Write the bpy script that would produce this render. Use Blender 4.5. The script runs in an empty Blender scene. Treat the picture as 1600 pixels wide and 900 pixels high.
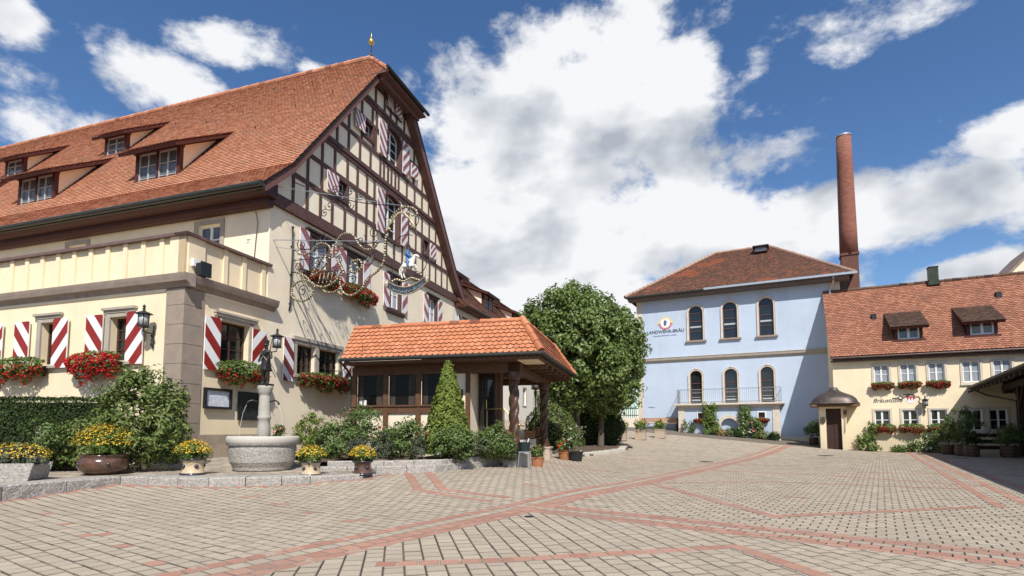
import bpy, bmesh, math, random
import numpy as np
from mathutils import Vector, Matrix, noise as mnoise
R=math.radians
random.seed(7)
SC=bpy.context.scene
COL=SC.collection
# ---------------------------------------------------------------- camera
cam=bpy.data.cameras.new('camera'); camo=bpy.data.objects.new('camera',cam); COL.objects.link(camo)
cam.sensor_width=36; cam.lens=36*850/1600; cam.shift_y=158/1600; cam.clip_end=6000; cam.clip_start=.05
camo.location=(0,0,1.3); camo.rotation_euler=(R(90)+math.atan(64/850),0,0)
SC.camera=camo
SC.view_settings.view_transform='Standard'; SC.view_settings.look='None'; SC.view_settings.gamma=1
SC.view_settings.exposure=0.30
# ---------------------------------------------------------------- sun
HX,HY=-.16,.90                       # horizontal travel of the light per metre it falls
sun=bpy.data.lights.new('sun','SUN'); sun.energy=4.6; sun.angle=R(.5); sun.color=(1,.955,.88)
suno=bpy.data.objects.new('sun',sun); COL.objects.link(suno)
suno.rotation_euler=Vector((-HX,-HY,1)).to_track_quat('Z','Y').to_euler()
SUN_EL=math.atan2(1,math.hypot(HX,HY)); SUN_AZ=math.atan2(-HX,-HY)
# ---------------------------------------------------------------- world: Nishita sky with clouds
W=bpy.data.worlds.new('World'); SC.world=W; W.use_nodes=True
nt=W.node_tree; nt.nodes.clear()
def nd(t,**k):
    n=nt.nodes.new(t)
    for a,b in k.items(): setattr(n,a,b)
    return n
def mth(op,a,b=None,c=None,clamp=False):
    n=nt.nodes.new('ShaderNodeMath'); n.operation=op; n.use_clamp=clamp
    for i,x in enumerate((a,b,c)):
        if x is None: continue
        if isinstance(x,(int,float)): n.inputs[i].default_value=x
        else: nt.links.new(x,n.inputs[i])
    return n.outputs[0]
sky=nd('ShaderNodeTexSky'); sky.sky_type='NISHITA'; sky.sun_disc=False
sky.sun_elevation=SUN_EL; sky.sun_rotation=SUN_AZ; sky.altitude=400; sky.air_density=1; sky.dust_density=.4; sky.ozone_density=3.0
tc=nd('ShaderNodeTexCoord'); sep=nd('ShaderNodeSeparateXYZ'); nt.links.new(tc.outputs['Generated'],sep.inputs[0])
sx,sy,sz=sep.outputs
az=mth('ARCTAN2',sx,sy); el=mth('ARCSINE',sz)
def px2ae(px,py):
    t=math.atan(64/850); x=(px-800)/850; y=(608-py)/850
    d=Vector((x,math.cos(t)-y*math.sin(t),math.sin(t)+y*math.cos(t))).normalized()
    return math.atan2(d.x,d.y),math.asin(d.z)
def nse(scale,detail,rough,off=(0,0,0),src=None,dist=0):
    n=nd('ShaderNodeTexNoise'); n.inputs['Scale'].default_value=scale; n.inputs['Detail'].default_value=detail
    n.inputs['Roughness'].default_value=rough; n.inputs['Distortion'].default_value=dist
    mp=nd('ShaderNodeMapping'); mp.inputs['Location'].default_value=off
    mp.inputs['Scale'].default_value=(1,1,1.5)
    nt.links.new(tc.outputs['Generated'],mp.inputs[0]); nt.links.new(mp.outputs[0],n.inputs['Vector']); return n.outputs[0]
BLOBS=[(880,200,180,185,1.25),(1040,115,85,60,.95),(770,370,150,130,1.2),(1000,360,200,120,1.05),(1130,380,170,95,1.0),
 (330,60,110,45,.6),(270,145,115,60,.68),(30,30,80,45,.62),(45,190,110,75,.68),(160,215,120,45,.6),(200,90,60,40,.35),(130,40,60,30,.35),
 (1300,345,230,65,.82),(1490,300,150,60,.80),(1590,215,110,50,.74),(1500,428,95,26,1.0),(1180,80,50,50,.5),(1400,50,140,42,.5),(1580,70,70,36,.5),
 (1190,250,120,55,.62),(500,110,40,16,.42),(1340,440,60,40,.6),(1210,170,90,25,.4),(940,470,280,60,.95)]
tot=None
for (px,py,rx,ry,am) in BLOBS:
    a0,e0=px2ae(px,py); a1,_=px2ae(px+rx*.5,py); a2,_=px2ae(px-rx*.5,py); _,e1=px2ae(px,py-ry*.5); _,e2=px2ae(px,py+ry*.5)
    sa=abs(a1-a2)*1.05; se=abs(e1-e2)*1.05
    da=mth('MULTIPLY',mth('SUBTRACT',az,a0),1/sa); de=mth('MULTIPLY',mth('SUBTRACT',el,e0),1/se)
    r2=mth('ADD',mth('MULTIPLY',da,da),mth('MULTIPLY',de,de))
    g=mth('MULTIPLY',mth('EXPONENT',mth('MULTIPLY',r2,-.8)),am)
    tot=g if tot is None else mth('MAXIMUM',tot,g)
# away from the photographed part of the sky: a plain field of fair-weather cloud
back=mth('MULTIPLY',mth('SUBTRACT',1.0,mth('GREATER_THAN',sy,.25)),.42)
tot=mth('MAXIMUM',tot,back)
n1=nse(3.2,9,.62,dist=.25); n2=nse(9,7,.6,(3,1,2))
fb=mth('ADD',mth('MULTIPLY',n1,.64),mth('MULTIPLY',n2,.36))
den=mth('ADD',tot,mth('MULTIPLY',mth('SUBTRACT',fb,.5),2.9))
mask=nd('ShaderNodeMapRange'); mask.interpolation_type='SMOOTHSTEP'; mask.inputs['From Min'].default_value=.36; mask.inputs['From Max'].default_value=.66
nt.links.new(den,mask.inputs['Value'])
# self shading of the clouds: denser towards the top of a clump = lit, thick bottoms grey
n1s=nse(4.2,4,.5,dist=.2); n1u=nse(4.2,4,.5,(0,.03,-.13),dist=.2)
lit=mth('MULTIPLY_ADD',mth('SUBTRACT',n1s,n1u),3.6,.90)
thick=mth('MULTIPLY',mth('SUBTRACT',den,.85),.62)
lit=mth('SUBTRACT',lit,mth('MAXIMUM',thick,0.0),clamp=True)
cr=nd('ShaderNodeValToRGB'); cr.color_ramp.elements[0].position=.12; cr.color_ramp.elements[0].color=(3.6,3.95,4.55,1)
cr.color_ramp.elements[1].position=.85; cr.color_ramp.elements[1].color=(7.5,7.6,7.8,1)
nt.links.new(lit,cr.inputs[0])
gm=nd('ShaderNodeHueSaturation'); gm.inputs['Saturation'].default_value=1.16; gm.inputs['Value'].default_value=1.12; gm.inputs['Hue'].default_value=.503
nt.links.new(sky.outputs[0],gm.inputs['Color'])
mx=nd('ShaderNodeMixRGB'); nt.links.new(mask.outputs[0],mx.inputs[0]); nt.links.new(gm.outputs[0],mx.inputs[1]); nt.links.new(cr.outputs[0],mx.inputs[2])
bg=nd('ShaderNodeBackground'); bg.inputs[1].default_value=.10; nt.links.new(mx.outputs[0],bg.inputs[0])
wo=nd('ShaderNodeOutputWorld'); nt.links.new(bg.outputs[0],wo.inputs[0])
# ---------------------------------------------------------------- materials
MATS={}
def mat(name,c,rough=.8,var=.12,sc=2.,bump=0.,bsc=60.,metal=0.,spec=.3,c2=None,stain=0.,emis=0):
    if name in MATS: return MATS[name]
    m=bpy.data.materials.new(name); m.use_nodes=True; t=m.node_tree; N=t.nodes; L=t.links
    b=N['Principled BSDF']; b.inputs['Roughness'].default_value=rough; b.inputs['Metallic'].default_value=metal
    b.inputs['Specular IOR Level'].default_value=spec
    co=N.new('ShaderNodeTexCoord'); n=N.new('ShaderNodeTexNoise'); n.inputs['Scale'].default_value=sc; n.inputs['Detail'].default_value=6; n.inputs['Roughness'].default_value=.65
    L.new(co.outputs['Object'],n.inputs['Vector'])
    r=N.new('ShaderNodeValToRGB'); L.new(n.outputs[0],r.inputs[0])
    c2=c2 or tuple(x*(1-var) for x in c); c1=c if c2 is not None and var==0 else tuple(min(1,x*(1+var*.5)) for x in c)
    r.color_ramp.elements[0].position=.32; r.color_ramp.elements[1].position=.68
    r.color_ramp.elements[0].color=(*c2,1); r.color_ramp.elements[1].color=(*c1,1)
    out=r.outputs[0]
    if stain>0:
        n3=N.new('ShaderNodeTexNoise'); n3.inputs['Scale'].default_value=1; n3.inputs['Detail'].default_value=5
        mp=N.new('ShaderNodeMapping'); mp.inputs['Scale'].default_value=(1.6,1.6,.35); L.new(co.outputs['Object'],mp.inputs[0]); L.new(mp.outputs[0],n3.inputs['Vector'])
        mr=N.new('ShaderNodeMapRange'); mr.inputs['From Min'].default_value=.48; mr.inputs['From Max'].default_value=.75; mr.inputs['To Max'].default_value=stain; L.new(n3.outputs[0],mr.inputs['Value'])
        mm=N.new('ShaderNodeMixRGB'); mm.inputs[2].default_value=(*[x*.55 for x in c],1); L.new(mr.outputs[0],mm.inputs[0]); L.new(out,mm.inputs[1]); out=mm.outputs[0]
    if name.endswith('plaster') or 'sandstone' in name:      # rain splash and grime near the ground
        gp=N.new('ShaderNodeNewGeometry'); sg=N.new('ShaderNodeSeparateXYZ'); L.new(gp.outputs['Position'],sg.inputs[0])
        m1=N.new('ShaderNodeMapRange'); m1.inputs['From Min'].default_value=2.0; m1.inputs['From Max'].default_value=.5; L.new(sg.outputs[2],m1.inputs['Value'])
        m2=N.new('ShaderNodeMath'); m2.operation='MULTIPLY'; m2.use_clamp=True; L.new(m1.outputs[0],m2.inputs[0]); L.new(n.outputs[0],m2.inputs[1])
        m3=N.new('ShaderNodeMixRGB'); m3.inputs[2].default_value=(*[x*.5 for x in c],1); L.new(m2.outputs[0],m3.inputs[0]); L.new(out,m3.inputs[1]); out=m3.outputs[0]
    L.new(out,b.inputs['Base Color'])
    if bump>0:
        n2=N.new('ShaderNodeTexNoise'); n2.inputs['Scale'].default_value=bsc; n2.inputs['Detail'].default_value=4; L.new(co.outputs['Object'],n2.inputs['Vector'])
        bp=N.new('ShaderNodeBump'); bp.inputs['Strength'].default_value=bump; bp.inputs['Distance'].default_value=.02
        L.new(n2.outputs[0],bp.inputs['Height']); L.new(bp.outputs[0],b.inputs['Normal'])
    MATS[name]=m; return m
def vmat(name,ramp,rough=.7,trans=0.,spec=.3,patch=None,psc=.6,bump=0.,bsc=40.,plo=.5,phi=.62,pamt=.8):
    """colour from the per-face attribute 'v' through a ramp, optional patches by noise"""
    if name in MATS: return MATS[name]
    m=bpy.data.materials.new(name); m.use_nodes=True; t=m.node_tree; N=t.nodes; L=t.links
    b=N['Principled BSDF']; b.inputs['Roughness'].default_value=rough; b.inputs['Specular IOR Level'].default_value=spec
    a=N.new('ShaderNodeAttribute'); a.attribute_name='v'
    r=N.new('ShaderNodeValToRGB'); L.new(a.outputs['Fac'],r.inputs[0])
    e=r.color_ramp.elements
    while len(e)<len(ramp): e.new(.5)
    for i,(p,c) in enumerate(ramp): e[i].position=p; e[i].color=(*c,1)
    out=r.outputs[0]
    co=N.new('ShaderNodeTexCoord')
    if patch:
        n=N.new('ShaderNodeTexNoise'); n.inputs['Scale'].default_value=psc; n.inputs['Detail'].default_value=6; L.new(co.outputs['Object'],n.inputs['Vector'])
        mr=N.new('ShaderNodeMapRange'); mr.inputs['From Min'].default_value=plo; mr.inputs['From Max'].default_value=phi; mr.inputs['To Max'].default_value=pamt; L.new(n.outputs[0],mr.inputs['Value'])
        mm=N.new('ShaderNodeMixRGB'); mm.inputs[2].default_value=(*patch,1); L.new(mr.outputs[0],mm.inputs[0]); L.new(out,mm.inputs[1]); out=mm.outputs[0]
    L.new(out,b.inputs['Base Color'])
    if bump>0:
        n2=N.new('ShaderNodeTexNoise'); n2.inputs['Scale'].default_value=bsc; L.new(co.outputs['Object'],n2.inputs['Vector'])
        bp=N.new('ShaderNodeBump'); bp.inputs['Strength'].default_value=bump; bp.inputs['Distance'].default_value=.02
        L.new(n2.outputs[0],bp.inputs['Height']); L.new(bp.outputs[0],b.inputs['Normal'])
    if trans>0:
        tr=N.new('ShaderNodeBsdfTranslucent'); L.new(out,tr.inputs[0]); ms=N.new('ShaderNodeMixShader'); ms.inputs[0].default_value=trans
        L.new(b.outputs[0],ms.inputs[1]); L.new(tr.outputs[0],ms.inputs[2]); L.new(ms.outputs[0],N['Material Output'].inputs[0])
    MATS[name]=m; return m
CREAM=mat('cream_plaster',(.83,.69,.475),.9,.08,.9,.2,50,stain=.16)
CREAM2=mat('pale_plaster',(.85,.74,.565),.9,.08,1.1,.2,50,stain=.16)
PANEL=mat('panel_plaster',(.86,.765,.59),.9,.06,3,.12,90,stain=.08)
WHITEP=mat('white_plaster',(.80,.76,.66),.9,.05,1.5,.1,90,stain=.1)
YEL=mat('yellow_plaster',(.84,.71,.49),.9,.08,.9,.2,50,stain=.16)
BLUE=mat('blue_plaster',(.475,.555,.67),.9,.07,.5,.15,50,stain=.16)
BEIGE=mat('beige_stone',(.62,.545,.455),.9,.12,4,.2,60,stain=.2)
TIMBER=mat('brown_timber',(.112,.058,.050),.65,.3,9,.25,40)
PTIMB=mat('oak_timber',(.125,.062,.032),.6,.35,8,.3,40)
DTIMB=mat('dark_timber',(.045,.022,.016),.65,.3,8,.2,40)
STONE=mat('sandstone_trim',(.40,.35,.29),.9,.15,5,.2,70)
STONED=mat('brown_sandstone',(.315,.25,.20),.9,.16,3,.3,60,stain=.2)
CORN=mat('cornice_stone',(.33,.26,.215),.85,.2,4,.25,60)
COPPERC=mat('brown_sheet_metal',(.16,.10,.09),.5,.2,5,0)
GRAN=mat('granite',(.49,.455,.405),.9,.0,26,1.0,24,c2=(.20,.185,.17))
GRANS=mat('smooth_granite',(.56,.52,.45),.7,.0,60,.25,80,c2=(.40,.37,.32))
WHITE=mat('white_paint',(.78,.78,.76),.5,.06,6)
REDP=mat('red_paint',(.27,.022,.016),.5,.15,5)
WHITEF=mat('off_white_paint',(.74,.70,.71),.6,.08,6)  # off-white ground of the gable shutters
MAUVE=mat('mauve_paint',(.30,.115,.120),.6,.2,5)  # mauve stripe tone of the upper shutters
IRON=mat('black_iron',(.018,.018,.02),.45,.2,20,spec=.5)
GOLD=mat('gilded_iron',(.62,.52,.33),.45,.6,26,metal=.35,spec=.5,c2=(.09,.07,.05))
BRASS=mat('gold_ball',(.75,.50,.12),.3,.1,20,metal=.9)
GUTD=mat('dark_gutter',(.035,.036,.032),.5,.3,6)
ZINC=mat('zinc',(.50,.52,.54),.35,.1,6,metal=.6)
COPPER=mat('aged_copper',(.105,.080,.066),.45,.4,5,metal=.5,c2=(.05,.045,.045))
BRONZE=mat('bronze',(.060,.052,.046),.42,.3,14,metal=.7,spec=.5)
SOIL=mat('bed_soil',(.115,.082,.058),1,.35,6,.6,25)
CURT=mat('curtain',(.33,.36,.40),.9,.2,14)
STEEL=mat('galvanised_steel',(.36,.38,.40),.4,.15,20,metal=.7)
BARK=mat('bark',(.115,.095,.07),.95,.35,9,.8,22)
BENCHW=mat('bench_wood',(.42,.20,.08),.6,.2,8)
PLASTIC=mat('black_plastic',(.02,.022,.024),.45,.2,10)
TERRA=mat('terracotta',(.36,.155,.075),.75,.2,8,.15,40)
def glassmat(name,c=(.018,.02,.022),rough=.06,spec=.6):
    m=mat(name,c,rough,.3,1.5,spec=spec); b=m.node_tree.nodes['Principled BSDF']
    return m
GLASS=glassmat('window_glass'); GLASSB=glassmat('curtained_glass',(.10,.115,.13),.08); GLASSD=glassmat('porch_glass',(.008,.007,.006),.04,.12)
RED_TILE=[(0,(.30,.12,.07)),(.12,(.44,.195,.110)),(.6,(.53,.24,.138)),(1,(.61,.30,.185))]
TILE=vmat('old_clay_tiles',RED_TILE,.85,patch=(.34,.22,.155),psc=1.3,bump=.3,plo=.54,phi=.74,pamt=.6)
TILEN=vmat('new_clay_tiles',[(0,(.09,.035,.022)),(.12,(.42,.15,.072)),(.6,(.49,.18,.088)),(1,(.55,.22,.115))],.75,patch=(.50,.20,.07),psc=1.1,bump=.25,plo=.55,phi=.7,pamt=.5)
TILEB=vmat('weathered_tiles',[(0,(.045,.028,.022)),(.12,(.13,.070,.048)),(.6,(.19,.093,.062)),(.9,(.24,.105,.066)),(1,(.38,.12,.06))],.9,patch=(.40,.115,.05),psc=.42,bump=.3,plo=.57,phi=.63,pamt=.55)
TILEY=vmat('mixed_red_tiles',[(0,(.10,.045,.03)),(.12,(.25,.102,.062)),(.6,(.33,.138,.083)),(1,(.41,.18,.11))],.85,patch=(.19,.09,.062),psc=.8,bump=.3,plo=.45,phi=.70,pamt=.5)
TILEM=vmat('mossy_brown_tiles',[(0,(.04,.028,.022)),(.12,(.10,.062,.045)),(.6,(.13,.080,.056)),(1,(.18,.10,.068))],.9,bump=.4)
TBASE=mat('tile_underlay',(.12,.045,.03),.95,.2,5)
# ---------------------------------------------------------------- mesh helpers
class Fr:
    def __init__(s,o,r=(1,0,0),n=(0,-1,0)):
        s.o=Vector(o); s.r=Vector(r).normalized(); s.n=Vector(n).normalized()
    def __call__(s,a,b,c): return s.o+s.r*a+s.n*b+Vector((0,0,c))
    def at(s,a,b,c): return Fr(s(a,b,c),s.r,s.n)
WF=Fr((0,0,0),(1,0,0),(0,1,0))
def woff(o):
    v=Vector((0,0,0))
    while o is not None: v+=o.location; o=o.parent
    return v
class MB:
    def __init__(s): s.v=[];s.f=[];s.m=[];s.c=[];s.uc=False
    def add(s,vs,fs,mi=0,col=None):
        k=len(s.v); s.v.extend([tuple(x) for x in vs]); s.f.extend([tuple(i+k for i in f) for f in fs]); s.m.extend([mi]*len(fs))
        s.c.extend([col if col is not None else .5]*len(fs))
        if col is not None: s.uc=True
        return s
    def box(s,fr,a0,a1,b0,b1,c0,c1,mi=0):
        vs=[fr(a,b,c) for c in (c0,c1) for a,b in ((a0,b0),(a1,b0),(a1,b1),(a0,b1))]
        return s.add(vs,[(3,2,1,0),(4,5,6,7),(0,1,5,4),(1,2,6,5),(2,3,7,6),(3,0,4,7)],mi)
    def prism(s,fr,poly,b0,b1,mi=0):           # polygon in (a,c) extruded along the normal
        n=len(poly); vs=[fr(a,b0,c) for a,c in poly]+[fr(a,b1,c) for a,c in poly]
        return s.add(vs,[tuple(range(n)),tuple(range(2*n-1,n-1,-1))]+[(i,(i+1)%n,n+(i+1)%n,n+i) for i in range(n)],mi)
    def side(s,fr,poly,a0,a1,mi=0):            # polygon in (b,c) extruded along a
        n=len(poly); vs=[fr(a0,b,c) for b,c in poly]+[fr(a1,b,c) for b,c in poly]
        return s.add(vs,[tuple(range(n)),tuple(range(2*n-1,n-1,-1))]+[(i,(i+1)%n,n+(i+1)%n,n+i) for i in range(n)],mi)
    def foot(s,poly,z0,z1,mi=0):               # polygon of world (x,y)
        n=len(poly); f0=(lambda p:z0) if not callable(z0) else z0; f1=(lambda p:z1) if not callable(z1) else z1
        vs=[(p[0],p[1],f0(p)) for p in poly]+[(p[0],p[1],f1(p)) for p in poly]
        return s.add(vs,[tuple(range(n)),tuple(range(2*n-1,n-1,-1))]+[(i,(i+1)%n,n+(i+1)%n,n+i) for i in range(n)],mi)
    def quad(s,a,b,c,d,mi=0,col=None): return s.add([a,b,c,d],[(0,1,2,3)],mi,col)
    def slab(s,pts,th,mi=0,mi2=None):          # planar polygon thickened downwards
        pts=[Vector(p) for p in pts]; nrm=(pts[1]-pts[0]).cross(pts[2]-pts[0]).normalized()
        if nrm.z<0: nrm=-nrm
        n=len(pts); vs=pts+[p-nrm*th for p in pts]
        s.add(vs,[tuple(range(n))],mi)
        k=len(s.v)-2*n
        fs=[tuple(range(2*n-1,n-1,-1))]+[(i,(i+1)%n,n+(i+1)%n,n+i) for i in range(n)]
        s.f.extend([tuple(q+k for q in f) for f in fs]); s.m.extend([mi2 if mi2 is not None else mi]*len(fs)); s.c.extend([.5]*len(fs)); return s
    def tube(s,pts,r,seg=8,mi=0,cap=True,closed=False):
        pts=[Vector(p) for p in pts]; n=len(pts)
        rr=[r]*n if isinstance(r,(int,float)) else list(r)
        vs=[]; up=None
        for i,p in enumerate(pts):
            if closed: t=pts[(i+1)%n]-pts[i-1]
            else: t=pts[min(i+1,n-1)]-pts[max(i-1,0)]
            if t.length<1e-9: t=Vector((0,0,1))
            t.normalize()
            if up is None:
                up=Vector((0,0,1)) if abs(t.z)<.9 else Vector((1,0,0))
            x=up-t*up.dot(t)
            if x.length<1e-4: x=Vector((1,0,0))-t*t.x
            x.normalize(); y=t.cross(x); up=x
            for k in range(seg):
                a=2*math.pi*k/seg; vs.append(p+x*(math.cos(a)*rr[i])+y*(math.sin(a)*rr[i]))
        fs=[]
        for i in range(n if closed else n-1):
            j=(i+1)%n
            for k in range(seg):
                q=(k+1)%seg; fs.append((i*seg+k,i*seg+q,j*seg+q,j*seg+k))
        if cap and not closed: fs+= [tuple(range(seg-1,-1,-1)),tuple(range((n-1)*seg,n*seg))]
        return s.add(vs,fs,mi)
    def lathe(s,c,prof,seg=20,mi=0,sx=1,sy=1,twist=0,ph=0):
        vs=[];fs=[]
        for j,(r,z) in enumerate(prof):
            for k in range(seg):
                a=2*math.pi*k/seg+ph; vs.append((c[0]+r*sx*math.cos(a),c[1]+r*sy*math.sin(a),c[2]+z))
        n=len(prof)
        for j in range(n-1):
            for k in range(seg):
                q=(k+1)%seg; fs.append((j*seg+k,j*seg+q,(j+1)*seg+q,(j+1)*seg+k))
        fs+=[tuple(range(seg-1,-1,-1)),tuple(range((n-1)*seg,n*seg))]
        return s.add(vs,fs,mi)
    def ball(s,c,r,seg=10,rings=6,mi=0,jit=0):
        if isinstance(r,(int,float)): r=(r,r,r)
        vs=[];fs=[]
        for j in range(rings+1):
            t=math.pi*j/rings
            for k in range(seg):
                a=2*math.pi*k/seg; d=Vector((math.sin(t)*math.cos(a),math.sin(t)*math.sin(a),math.cos(t)))
                q=1+(mnoise.noise(Vector(c)*1.3+d*1.7)*jit if jit else 0)
                vs.append((c[0]+d.x*r[0]*q,c[1]+d.y*r[1]*q,c[2]+d.z*r[2]*q))
        for j in range(rings):
            for k in range(seg):
                q=(k+1)%seg; fs.append((j*seg+k,(j+1)*seg+k,(j+1)*seg+q,j*seg+q))
        return s.add(vs,fs,mi)
    def build(s,name,mats,parent=None,smooth=False,bevel=0):
        if not isinstance(mats,(list,tuple)): mats=[mats]
        me=bpy.data.meshes.new(name); off=woff(parent) if parent else Vector((0,0,0))
        v=np.array(s.v,dtype=float).reshape(-1,3)-np.array(off)
        me.from_pydata(v.tolist(),[],s.f)
        for m in mats: me.materials.append(m)
        me.polygons.foreach_set('material_index',s.m)
        if s.uc:
            at=me.attributes.new('v','FLOAT','FACE'); at.data.foreach_set('value',s.c)
        if smooth: me.polygons.foreach_set('use_smooth',[True]*len(me.polygons))
        me.update()
        o=bpy.data.objects.new(name,me); COL.objects.link(o); o.parent=parent
        if bevel:
            md=o.modifiers.new('bevel','BEVEL'); md.width=bevel; md.segments=2; md.limit_method='ANGLE'; md.angle_limit=R(40)
        return o
def tag(o,label=None,cat=None,group=None,kind=None):
    if label: o['label']=label
    if cat: o['category']=cat
    if group: o['group']=group
    if kind: o['kind']=kind
    return o
def thing(name,label,cat,loc=(0,0,0),group=None):
    o=bpy.data.objects.new(name,None); COL.objects.link(o); o.location=loc; o.empty_display_size=.2
    return tag(o,label,cat,group)
def copy_tree(o,parent=None):
    c=o.copy(); COL.objects.link(c); c.parent=parent
    for ch in o.children: copy_tree(ch,c)
    return c
def clip(poly,f):
    """clip 2D polygon keeping f(p)>=0 (f linear)"""
    out=[]; n=len(poly)
    for i in range(n):
        p,q=poly[i],poly[(i+1)%n]; a,b=f(p),f(q)
        if a>=0: out.append(p)
        if (a>=0)!=(b>=0):
            t=a/(a-b); out.append((p[0]+(q[0]-p[0])*t,p[1]+(q[1]-p[1])*t))
    return out
def area(p): return abs(sum(p[i][0]*p[(i+1)%len(p)][1]-p[(i+1)%len(p)][0]*p[i][1] for i in range(len(p))))/2
def half(p,q):
    return lambda x:(q[0]-p[0])*(x[1]-p[1])-(q[1]-p[1])*(x[0]-p[0])   # left of p->q
def wall(mb,fr,outline,holes=(),depth=.22,mi=0,rmi=None,b=0.):
    """vertical wall face with rectangular or arched holes and their reveals; outline convex, ccw"""
    rmi=mi if rmi is None else rmi
    A=sorted({p[0] for p in outline}|{h[0] for h in holes}|{h[1] for h in holes})
    C=sorted({p[1] for p in outline}|{h[2] for h in holes}|{h[3] for h in holes})
    hs=[half(outline[i],outline[(i+1)%len(outline)]) for i in range(len(outline))]
    for i in range(len(A)-1):
        for j in range(len(C)-1):
            am,cm=(A[i]+A[i+1])/2,(C[j]+C[j+1])/2
            if any(h[0]<am<h[1] and h[2]<cm<h[3] for h in holes): continue
            p=[(A[i],C[j]),(A[i+1],C[j]),(A[i+1],C[j+1]),(A[i],C[j+1])]
            for h in hs:
                p=clip(p,h)
                if len(p)<3: break
            if len(p)>=3 and area(p)>1e-5: mb.add([fr(x,b,z) for x,z in p],[tuple(range(len(p)))],mi)
    for h in holes:
        a0,a1,c0,c1=h[:4]; arch=len(h)>4 and h[4]
        if not arch:
            pts=[(a0,c0),(a1,c0),(a1,c1),(a0,c1)]
        else:
            r=(a1-a0)/2; rz=r*(h[4] if h[4]!=True else 1); ac=(a0+a1)/2
            arc=[(ac+r*math.cos(t),c1-rz+rz*math.sin(t)) for t in [math.pi*k/12 for k in range(13)]]
            pts=[(a0,c0),(a1,c0)]+arc
            for k in range(12):
                p,q=arc[k],arc[k+1]; cor=(a1,c1) if k<6 else (a0,c1)
                mb.add([fr(p[0],b,p[1]),fr(cor[0],b,cor[1]),fr(q[0],b,q[1])],[(0,1,2)],mi)
        n=len(pts)
        for k in range(n):
            p,q=pts[k],pts[(k+1)%n]
            if abs(p[0]-q[0])+abs(p[1]-q[1])<1e-6: continue
            mb.quad(fr(p[0],b,p[1]),fr(q[0],b,q[1]),fr(q[0],b-depth,q[1]),fr(p[0],b-depth,p[1]),rmi)
def ring(mb,fr,a0,a1,c0,c1,w,b0,b1,mi=0,arch=0,bottom=True):
    """frame of width w round a rectangular or arched opening (inside a0..c1)"""
    if not arch:
        mb.box(fr,a0-w,a0,b0,b1,c0,c1+w,mi); mb.box(fr,a1,a1+w,b0,b1,c0,c1+w,mi); mb.box(fr,a0,a1,b0,b1,c1,c1+w,mi)
        if bottom: mb.box(fr,a0-w,a1+w,b0,b1,c0-w,c0,mi)
        return
    r=(a1-a0)/2; ac=(a0+a1)/2; rz=r*arch
    pin=[(a1,c0)]+[(ac+r*math.cos(t),c1-rz+rz*math.sin(t)) for t in [math.pi*k/14 for k in range(15)]]+[(a0,c0)]
    pou=[(a1+w,c0)]+[(ac+(r+w)*math.cos(t),c1-rz+(rz+w)*math.sin(t)) for t in [math.pi*k/14 for k in range(15)]]+[(a0-w,c0)]
    for k in range(len(pin)-1):
        q=[pin[k],pou[k],pou[k+1],pin[k+1]]
        mb.prism(fr,q,b0,b1,mi)
    if bottom: mb.box(fr,a0-w,a1+w,b0,b1,c0-w,c0,mi)
def window(parent,fr,a0,a1,c0,c1,b,fm,gm,cols=2,rows=2,fw=.06,mw=.03,arch=0,curtain=False,name='window'):
    """casement: frame mesh with pane as sub-part; b is the plane of the glass"""
    m=MB(); ai,aj,ci,cj=a0+fw,a1-fw,c0+fw,c1-fw
    if arch: ring(m,fr,ai,aj,ci,cj,fw,b,b+.06,0,arch)
    else: ring(m,fr,ai,aj,ci,cj,fw,b,b+.06,0)
    for i in range(1,cols):
        x=ai+(aj-ai)*i/cols; w=mw*(1.6 if (cols%2==0 and i==cols//2) else .8)
        m.box(fr,x-w,x+w,b,b+.055,ci,cj-(.0 if not arch else .03))
    for j in range(1,rows):
        z=ci+(cj-ci)*j/rows; m.box(fr,ai,aj,b,b+.045,z-mw*.6,z+mw*.6)
    o=m.build(name,fm,parent)
    g=MB()
    if arch:
        r=(a1-a0)/2-.01; ac=(a0+a1)/2; rz=((a1-a0)/2)*arch
        p=[(a1-.01,c0),]+[(ac+r*math.cos(t),c1-rz+(rz-.01)*math.sin(t)) for t in [math.pi*k/14 for k in range(15)]]+[(a0+.01,c0)]
        g.add([fr(x,b+.015,z) for x,z in p],[tuple(range(len(p)))])
    else: g.quad(fr(a0,b+.015,c0),fr(a1,b+.015,c0),fr(a1,b+.015,c1),fr(a0,b+.015,c1))
    g.build('pane',gm,o)
    if curtain:
        cu=MB()
        n=14; pts=[]
        for side in (0,1):
            x0=ai+(0 if side==0 else (aj-ai)*.62); x1=x0+(aj-ai)*.38
            for k in range(n):
                xa=x0+(x1-x0)*k/n; xb=x0+(x1-x0)*(k+1)/n
                d=.020+.008*(k%2)
                cu.quad(fr(xa,b+d,ci+.02),fr(xb,b+.020+.008*((k+1)%2),ci+.02),fr(xb,b+.020+.008*((k+1)%2),cj-.01),fr(xa,b+d,cj-.01))
        cu.build('curtain',CURT,o)
    return o
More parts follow.
